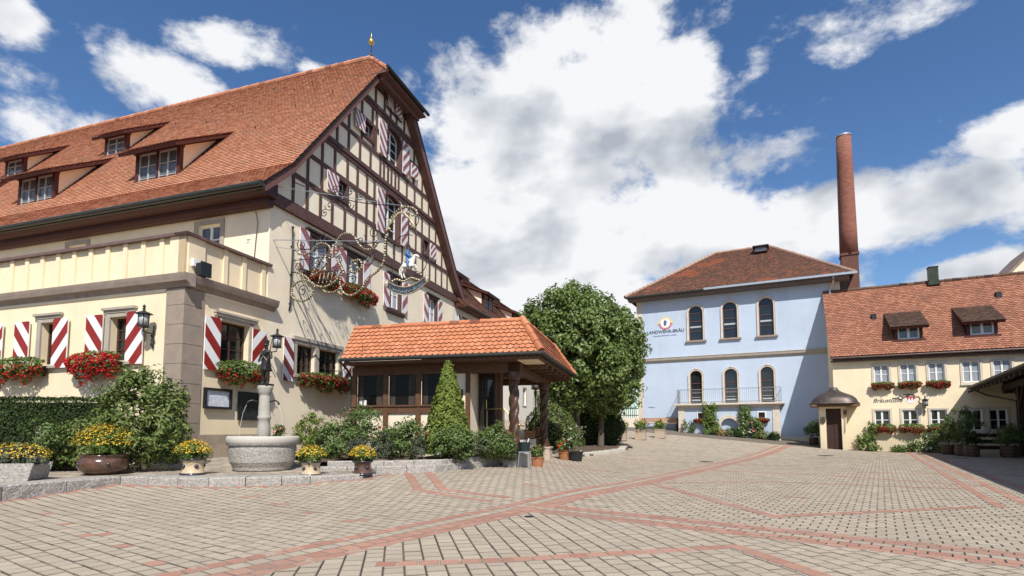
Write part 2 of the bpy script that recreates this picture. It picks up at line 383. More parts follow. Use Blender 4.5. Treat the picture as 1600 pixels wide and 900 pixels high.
def shutter(parent,fr,a0,a1,c0,c1,b,sgn,wm,rm,per=.62,slope=1.0,ph=0.):
    """board shutter with painted diagonal stripes; sgn=+1 stripes rise to the right"""
    m=MB(); m.box(fr,a0,a1,b,b+.035,c0,c1,0)
    rect=[(a0,c0),(a1,c0),(a1,c1),(a0,c1)]
    k=-8
    ref=a0 if sgn>0 else a1
    for k in range(-8,16):
        z0=c0+ph+k*per
        # band: z between z0 and z0+per/2 at reference, sloped
        f1=lambda p:p[1]-(z0+slope*sgn*(p[0]-ref)); f2=lambda p:(z0+per/2+slope*sgn*(p[0]-ref))-p[1]
        q=clip(rect,f1)
        if len(q)>=3: q=clip(q,f2)
        if len(q)>=3 and area(q)>1e-4: m.prism(fr,q,b+.035,b+.038,1)
    # battens/edge
    m.box(fr,a0+.004,a0+.02,b-.02,b,c0+.15,c0+.2,0); m.box(fr,a0+.004,a0+.02,b-.02,b,c1-.2,c1-.15,0)
    return m.build('shutter',[wm,rm],parent)
def tiles(mb,P0,A,S,poly,holes=(),w=.18,e=.155,th=.020,seed=1,lift=.034,flat=False,gut=0):
    """rows of round-ended plain tiles on the plane P0 + A*a + S*l, inside convex poly of (a,l)"""
    rg=random.Random(seed); P0=Vector(P0); A=Vector(A).normalized(); S=Vector(S).normalized(); N=A.cross(S)
    if N.z<0: N=-N
    lmin=min(p[1] for p in poly); lmax=max(p[1] for p in poly); j=0; l=lmin
    def span(l,pg):
        xs=[]
        for i in range(len(pg)):
            p,q=pg[i],pg[(i+1)%len(pg)]
            if (p[1]-l)*(q[1]-l)<=0 and abs(p[1]-q[1])>1e-9: xs.append(p[0]+(q[0]-p[0])*(l-p[1])/(q[1]-p[1]))
        return (min(xs),max(xs)) if len(xs)>=2 else None
    while l<lmax-.02:
        lm=min(l+e*.5,lmax-.001); sp=span(lm,poly)
        if sp:
            off=(.5*w if j%2 else 0); k0=math.floor((sp[0]-off)/w); k1=math.ceil((sp[1]-off)/w)
            hs=[span(lm,h) for h in holes]; hs=[h for h in hs if h]
            sag=.006*math.sin(j*1.7)+.004*math.sin(j*.9+2)
            for k in range(k0,k1):
                x0=off+k*w+.003; x1=x0+w-.006; x0=max(x0,sp[0]); x1=min(x1,sp[1])
                if x1-x0<.03: continue
                xm=(x0+x1)/2
                if any(h[0]<xm<h[1] for h in hs): continue
                dz=rg.uniform(-.004,.006); dl=rg.uniform(-.006,.006)+sag; c=rg.random()
                lw=l+dl-.0; up=min(l+e*1.25,lmax+.0)
                r=(x1-x0)/2
                if flat: low=[(x0,lw),(x1,lw)]
                else: low=[(x0,lw+.062),(x0+r*.32,lw+.018),(xm,lw),(x1-r*.32,lw+.018),(x1,lw+.062)]
                h=lift+dz
                hh=lambda y:(h*(1-(y-l)/(e*1.25))+.006)
                top=[(x,y,hh(y)) for x,y in low]+[(x1,up,.006),(x0,up,.006)]
                vs=[P0+A*x+S*y+N*z for x,y,z in top]; n=len(low)
                vs+=[P0+A*x+S*y+N*(z-th-.008) for x,y,z in top[:n]]
                fs=[tuple(range(n+2))]+[(i,n+2+i,n+3+i,i+1) for i in range(n-1)]
                mb.add(vs,fs[:1],0,.13+.87*c); k0=len(mb.v)-len(vs); mb.f.extend([tuple(q+k0 for q in f) for f in fs[1:]]); mb.m.extend([0]*(len(fs)-1)); mb.c.extend([.0]*(len(fs)-1))
        l+=e; j+=1
def frange(a,b,n): return [a+(b-a)*i/(n-1) for i in range(n)]
def smooth_path(pts,n=6):
    """Catmull-Rom"""
    P=[Vector(p) for p in pts]; out=[]
    for i in range(len(P)-1):
        p0=P[max(i-1,0)];p1=P[i];p2=P[i+1];p3=P[min(i+2,len(P)-1)]
        for k in range(n):
            t=k/n; out.append(.5*((2*p1)+(p2-p0)*t+(2*p0-5*p1+4*p2-p3)*t*t+(3*p1-p0-3*p2+p3)*t**3))
    out.append(P[-1]); return out
def text(name,s,size,fr,a,c,b,m,parent=None,shear=0,extr=.004,width=None,align='LEFT',bold=0):
    cu=bpy.data.curves.new(name,'FONT'); cu.body=s; cu.size=size; cu.shear=shear; cu.extrude=extr; cu.align_x=align; cu.offset=bold
    o=bpy.data.objects.new(name,cu); COL.objects.link(o)
    bpy.context.view_layer.update(); dg=bpy.context.evaluated_depsgraph_get()
    me=bpy.data.meshes.new_from_object(o.evaluated_get(dg)); COL.objects.unlink(o); bpy.data.objects.remove(o)
    v=np.array([x.co for x in me.vertices]); sc=1.
    if width:
        sc=width/(v[:,0].max()-v[:,0].min())
        v[:,0]-=v[:,0].min()
    mb=MB(); mb.v=[tuple(fr(a+x*sc,b+z,c+y*sc)) for x,y,z in v]; mb.f=[tuple(p.vertices) for p in me.polygons]; mb.m=[0]*len(mb.f); mb.c=[.5]*len(mb.f)
    return mb.build(name,m,parent)
# ---------------------------------------------------------------- terrain function
def S2(w): return .5*(w+math.sqrt(w*w+4))
def gz(x,y):
    w=y-.6*x-19
    return .09*S2(w)-.0045-.09*S2(w-22)+.0006
# camera-independent plan data of the hotel and the brewery
Uv=Vector((-.9495,.3136,0)); Vv=Vector((.3136,.9495,0))
CA=Vector((-8.8636,14.5,0)); MC=Vector((-7.9228,17.3485,0)); BC=Vector((21.4215,36,0))
AF=Fr(CA,-Uv,-Vv)           # annex front,  a right, b out
AR=Fr(CA,Vv,-Uv)            # annex right side
GF=Fr(MC,Vv,-Uv)            # hotel gable
LF=Fr(MC,-Uv,-Vv)           # hotel long wall
BF=Fr(BC,(.893,-.4505,0),(-.4505,-.893,0))   # brewery front
def sst(a,b,t):
    t=max(0.,min(1.,(t-a)/(b-a))); return t*t*(3-2*t)
def gz(x,y):
    w=y-.6*x-19
    return .09*S2(w)-.09*S2(w-22)-.0039+.2*sst(8.5,13.5,y)*(1-sst(-1,3,x))
# ---------------------------------------------------------------- ground sheet
GM=mat('joint_sand',(.17,.14,.112),1,.25,3,.5,30)
xs=[-3000,-900,-300,-120,-70]+[x for x in range(-45,61,1)]+[80,130,300,900,3000]
ys=[-3000,-900,-300,-60,-20,-8]+[y for y in range(-3,66,1)]+[80,110,160,300,900,3000]
m=MB(); vs=[(x,y,gz(x,y)) for y in ys for x in xs]; nx=len(xs)
m.add(vs,[(j*nx+i,j*nx+i+1,(j+1)*nx+i+1,(j+1)*nx+i) for j in range(len(ys)-1) for i in range(nx-1)])
tag(m.build('ground',GM,smooth=True),kind='structure')
# ---------------------------------------------------------------- courtyard paving: real pavers
PAV=vmat('paving_stones',[(0,(.165,.138,.11)),(.04,(.165,.138,.11)),(.06,(.350,.290,.220)),(.5,(.445,.372,.285)),(.505,(.34,.165,.118)),(1,(.435,.235,.172))],.88,patch=(.25,.21,.165),psc=.7,bump=.5,bsc=45,plo=.48,phi=.75,pamt=.38)
D1=Vector((.56,.828,0)).normalized(); D2=Vector((.828,-.56,0)).normalized()
E1=Vector((.978,.208,0)).normalized(); E2=Vector((-.208,.978,0)).normalized()
def segd(p,a,b):
    dx,dy=b[0]-a[0],b[1]-a[1]; t=((p[0]-a[0])*dx+(p[1]-a[1])*dy)/(dx*dx+dy*dy)
    if t<-.02 or t>1.02: return 9
    return abs((p[0]-a[0])*dy-(p[1]-a[1])*dx)/math.hypot(dx,dy)
A0=Vector((-2.94,4.97,0)); A1=Vector((15.66,32.24,0))
DB=(A1-A0).normalized(); PB=Vector((DB.y,-DB.x,0))
J=Vector((-.05,9.35,0)); D2b=Vector((5.02-.11,5.44-9.27,0)).normalized()
V2=lambda x,y: Vector((x,y,0))
# bands of special paving: start, end, courses (offset to the right, width, red?)
DBL=[(-.10,.20,1),(.10,.20,0),(.30,.20,0),(.50,.20,1)]
BANDS=[(A0-DB*3,A1,[(0,.20,1),(.20,.20,0),(.41,.22,1),(.60,.16,1)]),
 (J+D2b*.35,J+D2b*15,[(-.34,.18,1),(-.17,.16,1),(0,.16,0),(.17,.18,1),(.34,.16,1)]),
 (V2(-2.69,13.9),V2(-1.85,10.82),[(0,.2,1)]),(V2(-2.16,13.9),V2(-1.36,10.82),[(0,.2,1)]),(V2(-1.90,10.85),V2(-.42,9.6),[(0,.2,1)]),(V2(-1.40,10.85),V2(-.1,10.05),[(0,.2,1)]),
 (V2(3.29,13.13),V2(3.84,8.09),[(0,.2,1)]),(V2(3.84,8.09),V2(7.62,9.06),[(0,.2,1)]),(V2(3.29,13.13),V2(6.27,13.46),[(0,.18,1)]),(V2(5.64,17.59),V2(8.91,15.29),[(0,.22,1)]),(V2(8.91,15.29),V2(10.57,12.44),[(0,.22,1)]),(V2(6.27,13.46),V2(9.6,11.9),[(0,.16,1)]),
 (V2(-1.29,5.24),V2(0,5.44),[(0,.2,1)]),(V2(0,5.44),V2(2.44,6.04),[(0,.2,1)]),(V2(2.44,6.04),V2(2.75,4.6),[(0,.2,1)]),
 (V2(23.3,31.0),V2(9.35,9.2),[(0,.22,1)]),(V2(22.9,31.1),V2(8.6,9.1),[(0,.2,1)]),(V2(22.1,30.6),V2(8.0,9.0),[(0,.18,1)]),
 (V2(1,19.5),V2(3.2,16.2),[(0,.18,1)]),(V2(4.5,22.4),V2(9.8,19.0),[(0,.2,1)]),(V2(12.9,24.7),V2(21,19.5),[(0,.24,1)]),(V2(10.2,16.6),V2(15.5,14.9),[(0,.2,1)])]
for i in range(1,8): pass
KERB=[(-8.6,5.0),(-8.87,9.57),(-8.19,11.49),(-7.48,11.28),(-6.12,11.08),(-4.78,11.4),(-4.28,11.66),(-3.39,12.25),(-2.76,14.09)]
REDS=[(-7.07,8.35),(-5.98,7.43),(-5.04,6.66),(-4.21,6.03),(-3.38,5.34),(-4.76,10.12),(-3.91,9.36),(-3.08,8.56),(-2.18,7.7),(5.25,10.38),(5.4,10.25),(-1.2,12.9),(-.4,12.3),(.4,11.7)]
BZ=[(p,q,(q-p).length,(q-p).normalized(),min(o-w/2 for o,w,_ in cs),max(o+w/2 for o,w,_ in cs)) for p,q,cs in BANDS]
KB=[(Vector((*KERB[i],0)),Vector((*KERB[i+1],0))) for i in range(1,len(KERB)-1)]
def inband(x,y):
    for p,q,L,d,lo,hi in BZ:
        vx,vy=x-p.x,y-p.y; t=vx*d.x+vy*d.y
        if -.04<t<L+.04:
            s=vx*d.y-vy*d.x
            if lo+.12<s<hi-.12: return True
    return False
def isred(x,y):
    for i in range(len(KERB)-1):
        if segd((x,y),KERB[i],KERB[i+1])<.2: return True
    return any(abs(x-a)<.12 and abs(y-b)<.09 for a,b in REDS)
def inkerb(x,y):
    # left of / behind the kerb polyline -> under the terrace
    if x<-8.3 and y<9.6: return x<-8.9
    poly=KERB+[(-2.2,14.6),(-.92,15.9),(0,17.2),(0,24),(-40,24),(-40,5)]
    c=False; n=len(poly)
    for i in range(n):
        x1,y1=poly[i]; x2,y2=poly[(i+1)%n]
        if (y1>y)!=(y2>y) and x<(x2-x1)*(y-y1)/(y2-y1)+x1: c=not c
    return c
def region(x,y):
    v=Vector((x,y,0)); s=(v-A0).dot(PB)
    if s<.30: return 0
    w=v-J; q=w.x*D2b.y-w.y*D2b.x          # in front of band 2 (towards camera) positive?
    if q>0 : return 1
    return 2
def blk(mb,c,da,db,L,Wd,z0,v,near,jit):
    x,y=c; a=da*(L/2); b=db*(Wd/2); cs=[]
    for sa,sb in ((-1,-1),(1,-1),(1,1),(-1,1)):
        p=Vector((x,y,0))+a*sa+b*sb; cs.append(Vector((p.x,p.y,gz(p.x,p.y)+z0+jit[0]*sa+jit[1]*sb)))
    if near:
        ce=sum(cs,Vector((0,0,0)))/4; ch=.012 if y>8 else .009
        top=[p+(a*(-sa)/(L/2)+b*(-sb)/(Wd/2))*ch for p,(sa,sb) in zip(cs,((-1,-1),(1,-1),(1,1),(-1,1)))]
        lo=[p-Vector((0,0,.006)) for p in cs]; k=len(mb.v)
        mb.add(top+lo,[(0,1,2,3)],0,v)
        mb.f.extend([(k+4+i,k+4+(i+1)%4,k+(i+1)%4,k+i) for i in range(4)]); mb.m.extend([0]*4); mb.c.extend([.0]*4)
    else: mb.add(cs,[(0,1,2,3)],0,v)
pav=MB(); rg=random.Random(3)
def tone(r): 
    if r: return .53+.45*rg.random()
    c=.07+.25*rg.random()+.17*rg.random()
    return c
def lay(da,db,L,Wd,reg,gp=.006,gq=.006,st=.5):
    n=300
    for j in range(-n,n):
        for i in range(-int(n*.8),int(n*.8)):
            p=da*((i+(st if j%2 else 0))*L)+db*(j*Wd); x,y=p.x,p.y
            if y<3.2 or y>43 or abs(x)>1.0*y+1.5: continue
            if region(x,y)!=reg or inkerb(x,y) or inband(x,y): continue
            if y>34+ .55*(14-x)+ (0 if x<22 else 9): continue
            blk(pav,(x,y),da,db,L-gp,Wd-gq,.034+rg.uniform(-.0025,.0025),tone(isred(x,y)),y<24,(rg.uniform(-.0014,.0014),rg.uniform(-.0014,.0014)))
lay(D2,D1,.21,.165,0); lay(E2,E1,.19,.19,1); lay(D2,D1,.21,.165,2)
for bi,(p,q,cs) in enumerate(BANDS):
    d=(q-p).normalized(); nn=Vector((d.y,-d.x,0)); L=(q-p).length
    for ci,(o,w,r) in enumerate(cs):
        t=-.1*(ci%2); 
        while t<L:
            c=p+d*(t+.1)+nn*o
            if not inkerb(c.x,c.y) and c.y>3: blk(pav,(c.x,c.y),d,nn,.20-.006,w-.006,.0365+.0012*(bi%4)+rg.uniform(-.001,.001),tone(r),c.y<24,(0,0))
            t+=.20
tag(pav.build('courtyard_paving',PAV),kind='structure')
# ---------------------------------------------------------------- manhole covers
for k,(x,y,lab,r) in enumerate([(.25,8.08,'small round cast iron cover in the paving in front',.075),(15.09,26.46,'wide dark drain cover flush in the paving before the blue building',.42),(7.6,21.5,'dark drain cover beside the red paving band near the planters',.3),(20.2,24.6,'rectangular drain grate in the paving band at the edge of the shade',.35)]):
    m=MB(); g=Fr((x,y,gz(x,y)+.034)); m.lathe((x,y,gz(x,y)+.02),[(r,0),(r,.016),(r*.9,.018),(.01,.018)],24)
    for q in range(-3,4): m.box(g,-r*.8*math.cos(q*.4),r*.8*math.cos(q*.4),q*r*.25-.01,q*r*.25+.01,.001,.008,0)
    tag(m.build('manhole_cover',IRON),lab,'manhole cover')
# ---------------------------------------------------------------- raised terrace with granite kerb
TZ=.32
def tz(x,y): return TZ+.18*sst(13.2,15.5,y)
SLAB=vmat('terrace_flags',[(0,(.30,.25,.195)),(.5,(.38,.32,.25)),(1,(.45,.385,.31))],.9,patch=(.22,.19,.16),psc=1.2,bump=.3,pamt=.5)
ter=MB()
for j in range(0,60):
    for i in range(0,72):
        x=-24+i*.32+(.16 if j%2 else 0); y=4.6+j*.27
        if not all(inkerb(x+a,y+b) for a,b in ((-.1,.1),(.42,-.1),(0,-.2),(.45,.1),(.2,-.2))): continue
        if x>-8.9 and y>17.4: continue
        q=.008; ter.quad(*[(x+dx,y+dy,tz(x+dx,y+dy)+.012) for dx,dy in ((q,q),(.32-q,q),(.32-q,.27-q),(q,.27-q))],0,random.random())
base=[(p[0],p[1]) for p in KERB]+[(-2.2,14.6),(-.92,15.9),(0,17.2),(0,19),(-24,19),(-24,5)]
# grid base following tz
gx=[-24+.5*i for i in range(49)]; gy=[4.6+.5*j for j in range(30)]
for a in range(len(gx)-1):
    for b in range(len(gy)-1):
        cx,cy=gx[a]+.25,gy[b]+.25
        if all(inkerb(gx[a+p]+e,gy[b+q]-f_) for p in (0,1) for q in (0,1) for e,f_ in ((0,.08),(.08,0))):
            ter.quad(*[(gx[a+p],gy[b+q],tz(gx[a+p],gy[b+q])) for p,q in ((0,0),(1,0),(1,1),(0,1))],0,.1)
tag(ter.build('terrace_ground',SLAB),kind='structure')
def kerbrun(m,pts,z1,w=.28,ln=.85,seed=1,z0=None,gap=.008,hfun=None):
    rg=random.Random(seed)
    for i in range(len(pts)-1):
        p=Vector((*pts[i],0)); q=Vector((*pts[i+1],0)); L=(q-p).length; n=max(1,round(L/ln)); d=(q-p)/L; nn=Vector((-d.y,d.x,0))
        for k in range(n):
            a=p+d*(L*k/n+gap); b=p+d*(L*(k+1)/n-gap); c=(a+b)/2
            zt=(z1 if hfun is None else hfun(c.x,c.y))+rg.uniform(-.004,.004); zb=(gz(c.x,c.y)-.03) if z0 is None else z0
            cv=.012
            fr=Fr(a,d,nn); l=(b-a).length
            # block with rough split face: subdivided front
            N=7
            fv=[]
            for r_,(zz,ofs) in enumerate(((zb,0),(zb+(zt-zb)*.4,1),(zt-.025,1),(zt,0))):
                for s_ in range(N+1):
                    jj=rg.uniform(-.006,.008)*ofs if 0<s_<N else 0
                    fv.append(fr(l*s_/N,-jj-(.0 if r_<3 else -.015),zz))
            k0=len(fv)
            fs=[(r_*(N+1)+s_,r_*(N+1)+s_+1,(r_+1)*(N+1)+s_+1,(r_+1)*(N+1)+s_) for r_ in range(3) for s_ in range(N)]
            m.add(fv,fs)
            m.quad(fr(0,.015,zt),fr(l,.015,zt),fr(l,w,zt),fr(0,w,zt)); m.quad(fr(0,0,zb),fr(0,0,zt),fr(0,w,zt),fr(0,w,zb)); m.quad(fr(l,0,zb),fr(l,0,zt),fr(l,w,zt),fr(l,w,zb)); m.quad(fr(0,w,zb),fr(l,w,zb),fr(l,w,zt),fr(0,w,zt))
m=MB(); hk=lambda x,y: TZ+.016 if x<-4.2 else TZ+.016-(TZ-.22)*sst(-4.2,-2.6,x)
kerbrun(m,KERB,TZ+.015,hfun=hk,seed=4,w=.55)
tag(m.build('granite_kerb',GRAN),'rough split granite kerb curving round the fountain terrace','kerb')
BED=[(-4.6,13.0),(-3.26,13.15),(-1.9,13.75),(-.92,15.3),(-.25,16.9)]
m=MB(); kerbrun(m,BED,TZ+.11,seed=9,z0=.15,w=.22); kerbrun(m,[(x+.12,y+.28) for x,y in BED],TZ+.23,seed=11,z0=.2,w=.2)
tag(m.build('bed_edging',GRAN),'two low courses of granite blocks edging the rose bed','edging')
m=MB()
bp=[(x+.15,y+.40) for x,y in BED]+[(.3,18.2),(-5,18.2),(-7.0,17.0),(-6.4,15.2)]
for j in range(28):
    for i in range(40):
        x=-7.2+i*.2; y=12.8+j*.2
        def inb(x,y):
            c=False; n=len(bp)
            for k in range(n):
                x1,y1=bp[k]; x2,y2=bp[(k+1)%n]
                if (y1>y)!=(y2>y) and x<(x2-x1)*(y-y1)/(y2-y1)+x1: c=not c
            return c
        if inb(x+.1,y+.1): m.quad(*[(x+a,y+b,.53+.16*mnoise.noise(Vector((x+a,y+b,0))*1.3)+.05*mnoise.noise(Vector((x+a,y+b,3))*6)) for a,b in ((0,0),(.2,0),(.2,.2),(0,.2))])
tag(m.build('bed_soil',SOIL,smooth=True),kind='structure')
m=MB()
for k in range(len(bp)):
    p,q=bp[k],bp[(k+1)%len(bp)]; m.quad((*p,.1),(*q,.1),(*q,.50),(*p,.50))
# ================================================================ HOTEL
DWIN=mat('dark_window_wood',(.075,.038,.024),.6,.3,7)
hotel=thing('hotel_building','large half-timbered inn with cream walls, steep red tiled roof and striped shutters','building',(MC.x,MC.y,.4))
RS=1.275; RZ0=18.9-RS*7.25
rz=lambda s: RZ0+RS*(s if s<=7.25 else 14.5-s)
# ---- gable wall, masonry storeys
lowW=[(1.95,3.05,7.0,8.35),(4.15,5.15,7.0,8.35),(7.42,8.36,6.85,8.30),(11.25,12.2,6.85,8.25),(1.42,2.38,3.25,4.28),(2.58,3.80,3.25,4.28)]
m=MB(); wall(m,GF,[(0,-.2),(14.5,-.2),(14.5,8.78),(0,8.78)],lowW,.24)
# long wall above the annex
wall(m,LF,[(-30,-.2),(0,-.2),(0,9.3),(-30,9.3)],[(-3.05,-2.05,7.3,8.3),(-9.5,-8.5,7.3,8.3)],.2)
m.build('wall',CREAM2,hotel)
m=MB()
m.quad(LF(-30,-10,0),LF(-30,0,0),LF(-30,0,9.3),LF(-30,-10,9.3)); m.quad(GF(14.5,0,0),GF(14.5,-30,0),GF(14.5,-30,9.3),GF(14.5,0,9.3)); m.quad(GF(14.5,-30,0),GF(0,-30,0),GF(0,-30,9.3),GF(14.5,-30,9.3))
m.build('back_wall',CREAM2,hotel)
# ---- gable panels (half-timbered)
ztop=16.86
arches=[(6.78,8.08,10.02,12.08,.45),(6.85,8.12,13.56,15.25,.55)]
smalls=[(3.42,4.02,10.36,11.12),(10.46,11.12,10.36,11.12),(5.12,5.78,13.80,14.50),(8.22,8.9,16.0,16.4)]
gh=arches+smalls[:3]
m=MB(); so=(ztop-RZ0)/RS
wall(m,GF,[(0,8.78),(14.5,8.78),(14.5,RZ0-.2),(14.5-so,ztop-.2),(so,ztop-.2),(0,RZ0-.2)],gh,.26)
m.build('gable_panels',PANEL,hotel)
m=MB()
def beam(s0,z0,s1,z1,w,d=.045):
    m_=m; dx,dz=s1-s0,z1-z0; L=math.hypot(dx,dz); nx_,nz_=-dz/L*w/2,dx/L*w/2
    m_.prism(GF,[(s0-nx_,z0-nz_),(s1-nx_,z1-nz_),(s1+nx_,z1+nz_),(s0+nx_,z0+nz_)],.001,d)
m.box(GF,-.15,14.65,.003,.13,8.72,9.08)                      # big sill beam
m.box(GF,-.15,14.65,.003,.07,9.08,9.16)
def hspan(z): s=(z-RZ0)/RS; return max(0,s)+.02,14.48-max(0,s)
def rail(z,w,skip=(),d=.05,a=None,b=None):
    lo,hi=hspan(z); lo=a if a is not None else lo; hi=b if b is not None else hi
    cur=lo
    for x0,x1 in sorted(skip):
        if x0>cur: m.box(GF,cur,min(x0,hi),.002,d,z-w/2,z+w/2)
        cur=max(cur,x1)
    if hi>cur: m.box(GF,cur,hi,.002,d,z-w/2,z+w/2)
rail(10.18,.17,[(6.72,8.14)]); rail(11.26,.17,[(6.72,8.14)])
rail(12.27,.15,d=.07); rail(12.44,.17,d=.11)
rail(13.46,.17,[]); rail(14.58,.15,[(6.8,8.18)]); rail(15.42,.14,d=.07); rail(15.58,.16,d=.11); rail(16.50,.14)
def stud(s,z0,z1,w=.112,d=.048):
    zt=min(z1,rz(s)-.22)
    if zt>z0+.1: m.box(GF,s-w/2,s+w/2,.0015,d,z0,zt)
for s in (1.0,1.72,2.45,3.15,3.95,4.70,5.45,6.02): stud(s,9.16,10.10); stud(14.5-s,9.16,10.10)
stud(7.05,9.16,10.0); stud(7.75,9.16,10.0)
for s in (1.72,2.5,3.28,4.08,4.70,5.45,6.02): stud(s,10.26,11.18); stud(14.5-s,10.26,11.18)
for s in (2.5,3.25,4.06,4.75,5.45,6.02): stud(s,11.34,12.2); stud(14.5-s,11.34,12.2)
for s in (3.35,4.1,4.88,5.67,6.45,7.1,7.75): stud(s,12.52,13.38); stud(14.5-s+.0,12.52,13.38)
for s in (4.1,5.0,5.86,6.05): stud(s,13.54,14.51); stud(14.5-s,13.54,14.51)
for s in (4.98,5.78,6.1): stud(s,14.65,15.36); stud(14.5-s,14.65,15.36)
for s in (6.0,6.72): stud(s,15.66,16.9); stud(14.5-s,15.66,16.9)
stud(7.25,15.66,16.9)
# braces
for sg in (0,1):
    f=(lambda s:s) if sg==0 else (lambda s:14.5-s)
    # rafters at the verge
    beam(f(.0),RZ0-.30,f(so),ztop-.30,.20)
m.build('timber_frame',TIMBER,hotel)
# ---- gable windows
def jamb(o,fr,a0,a1,c0,c1,w,arch=0,b1=.075,mm=None,name='window_surround'):
    q=MB(); ring(q,fr,a0,a1,c0,c1,w,.052,b1,0,arch) if False else ring(q,fr,a0,a1,c0,c1,w,.004,b1,0,arch)
    return q.build(name,mm or TIMBER,o)
for (a0,a1,c0,c1,ar) in arches:
    w=window(hotel,GF,a0,a1,c0,c1,-.2,WHITE,GLASS,2,4,.07,.03,ar); jamb(w,GF,a0,a1,c0,c1,.12,ar,.10)
    q=MB(); ring(q,GF,a0+.03,a1-.03,c0+.03,c1-.03,.026,-.19,.105,0,ar); q.build('window_reveal',TIMBER,w)
    shutter(w,GF,a0-.68,a0-.08,c0,c1-.12,.115,-1,WHITEF,MAUVE,.52,1.1); shutter(w,GF,a1+.10,a1+.70,c0,c1-.12,.115,1,WHITEF,MAUVE,.52,1.1)
for k,(a0,a1,c0,c1) in enumerate(smalls[:3]):
    w=window(hotel,GF,a0,a1,c0,c1,-.18,WHITE,GLASS,2,2,.05,.025); jamb(w,GF,a0,a1,c0,c1,.07,0,.09)
    q=MB(); ring(q,GF,a0+.03,a1-.03,c0+.03,c1-.03,.026,-.17,.095); q.build('window_reveal',TIMBER,w)
    if k!=1: shutter(w,GF,a0-.74,a0-.06,c0,c1,.115,-1,WHITEF,MAUVE,.36,1.3)
    else: shutter(w,GF,a1+.06,a1+.74,c0,c1,.115,1,WHITEF,MAUVE,.36,1.0)
q=MB(); q.box(GF,8.99,9.05,.05,.1,13.7,14.5); w=q.build('shutter_post',TIMBER,hotel); shutter(w,GF,9.05,9.72,13.78,14.45,.115,1,WHITEF,MAUVE,.36,1.0)
q=MB(); q.box(GF,6.8,8.2,.05,.09,16.0,16.07); w=q.build('loft_hatch',DTIMB,hotel); shutter(w,GF,6.86,7.32,16.1,16.72,.10,-1,WHITEF,MAUVE,.3,1.4); shutter(w,GF,7.55,8.1,16.1,16.72,.10,1,WHITEF,MAUVE,.26,1.0)
# ---- upper floor windows with shutters
for k,(a0,a1,c0,c1) in enumerate(lowW[:4]):
    w=window(hotel,GF,a0,a1,c0,c1,-.16,WHITE,GLASSB if k<3 else GLASS,2,2,.07,.035,curtain=True)
    jamb(w,GF,a0,a1,c0,c1,.11,0,.05,TIMBER); q=MB(); ring(q,GF,a0+.03,a1-.03,c0+.03,c1-.03,.026,-.15,.052); q.build('window_reveal',TIMBER,w)
    q=MB(); q.box(GF,a0-.25,a1+.25,.004,.13,c1+.11,c1+.19); q.build('lintel_board',DTIMB,w); q=MB(); q.box(GF,a0-.3,a1+.3,.004,.14,c0-.24,c0-.115); q.build('sill',DTIMB,w)
    sw=.5
    shutter(w,GF,a0-.10-sw,a0-.1,c0-.02,c1+.06,.055,-1,WHITEF,MAUVE,.75,1.0,.1)
    if k!=0: shutter(w,GF,a1+.1,a1+.1+sw,c0-.02,c1+.06,.055,1,WHITEF,MAUVE,.75,1.0,.1)
    else: shutter(w,GF,a1+.1,a1+.1+.42,c0-.02,c1+.06,.055,1,WHITEF,MAUVE,.75,1.0,.1)
# ---- ground floor window pair
q=MB()
for (a0,a1,c0,c1) in lowW[4:]:
    w=window(hotel,GF,a0,a1,c0,c1,-.2,DWIN,GLASS,2,3,.06,.025)
q.box(GF,1.20,4.0,.002,.10,4.42,4.54); q.box(GF,1.26,3.96,.002,.06,4.30,4.42); q.box(GF,1.27,1.42,.002,.05,3.2,4.3); q.box(GF,2.38,2.58,.002,.06,3.2,4.3); q.box(GF,3.8,3.94,.002,.05,3.2,4.3); q.box(GF,1.2,4.0,.002,.14,3.12,3.2)
w=q.build('window_surround',STONE,hotel)
shutter(w,GF,.72,1.2,2.95,4.42,.06,-1,WHITEF,mat('dull_red_paint',(.17,.03,.03),.5,.15,5),.62,1.1,.05); shutter(w,GF,4.02,4.5,2.95,4.35,.06,1,WHITEF,MATS['dull_red_paint'],.62,1.1,.05)
# ---- long wall windows
for a0 in (-3.05,-9.5):
    w=window(hotel,LF,a0,a0+1.0,7.3,8.3,-.14,WHITE,GLASSB,2,2,.06,.03)
    q=MB(); ring(q,LF,a0,a0+1,7.3,8.3,.16,.002,.04); q.build('window_surround',STONE,w)
# ---- roof
e0,s0=9.05,-.80; s1f=.45; z1f=RZ0+RS*s1f
P=lambda b,s,z: GF(s,b,z)                      # b outward of the gable, s along it
BV=.42
roofm=MB()
apexb=-1.1
hl=(5.62,ztop-.02); hr=(14.5-5.62,ztop-.02)
zt_=lambda s: RZ0+RS*s
main=[P(BV,s1f,z1f),P(BV,hl[0],zt_(hl[0])),P(.9,hl[0]-.0,zt_(hl[0])),P(apexb,7.25,18.9),P(-32,7.25,18.9),P(-32,s1f,z1f)]
roofm.slab(main,.16,0,1)
roofm.slab([P(BV,s0,e0),P(BV,s1f,z1f),P(-32,s1f,z1f),P(-32,s0,e0)],.14,0,1)
mr=[P(BV,14.5-s1f,z1f),P(BV,hr[0],zt_(hl[0])),P(.9,hr[0],zt_(hl[0])),P(apexb,7.25,18.9),P(-32,7.25,18.9),P(-32,14.5-s1f,z1f)]
roofm.slab(mr,.16,0,1)
roofm.slab([P(BV,14.5-s0,e0),P(BV,14.5-s1f,z1f),P(-32,14.5-s1f,z1f),P(-32,14.5-s0,e0)],.14,0,1)
roofm.slab([P(.92,hl[0],zt_(hl[0])),P(.92,hr[0],zt_(hl[0])),P(apexb,7.25,18.9)],.12,0,1)
ro=roofm.build('roof',[TBASE,DTIMB],hotel)
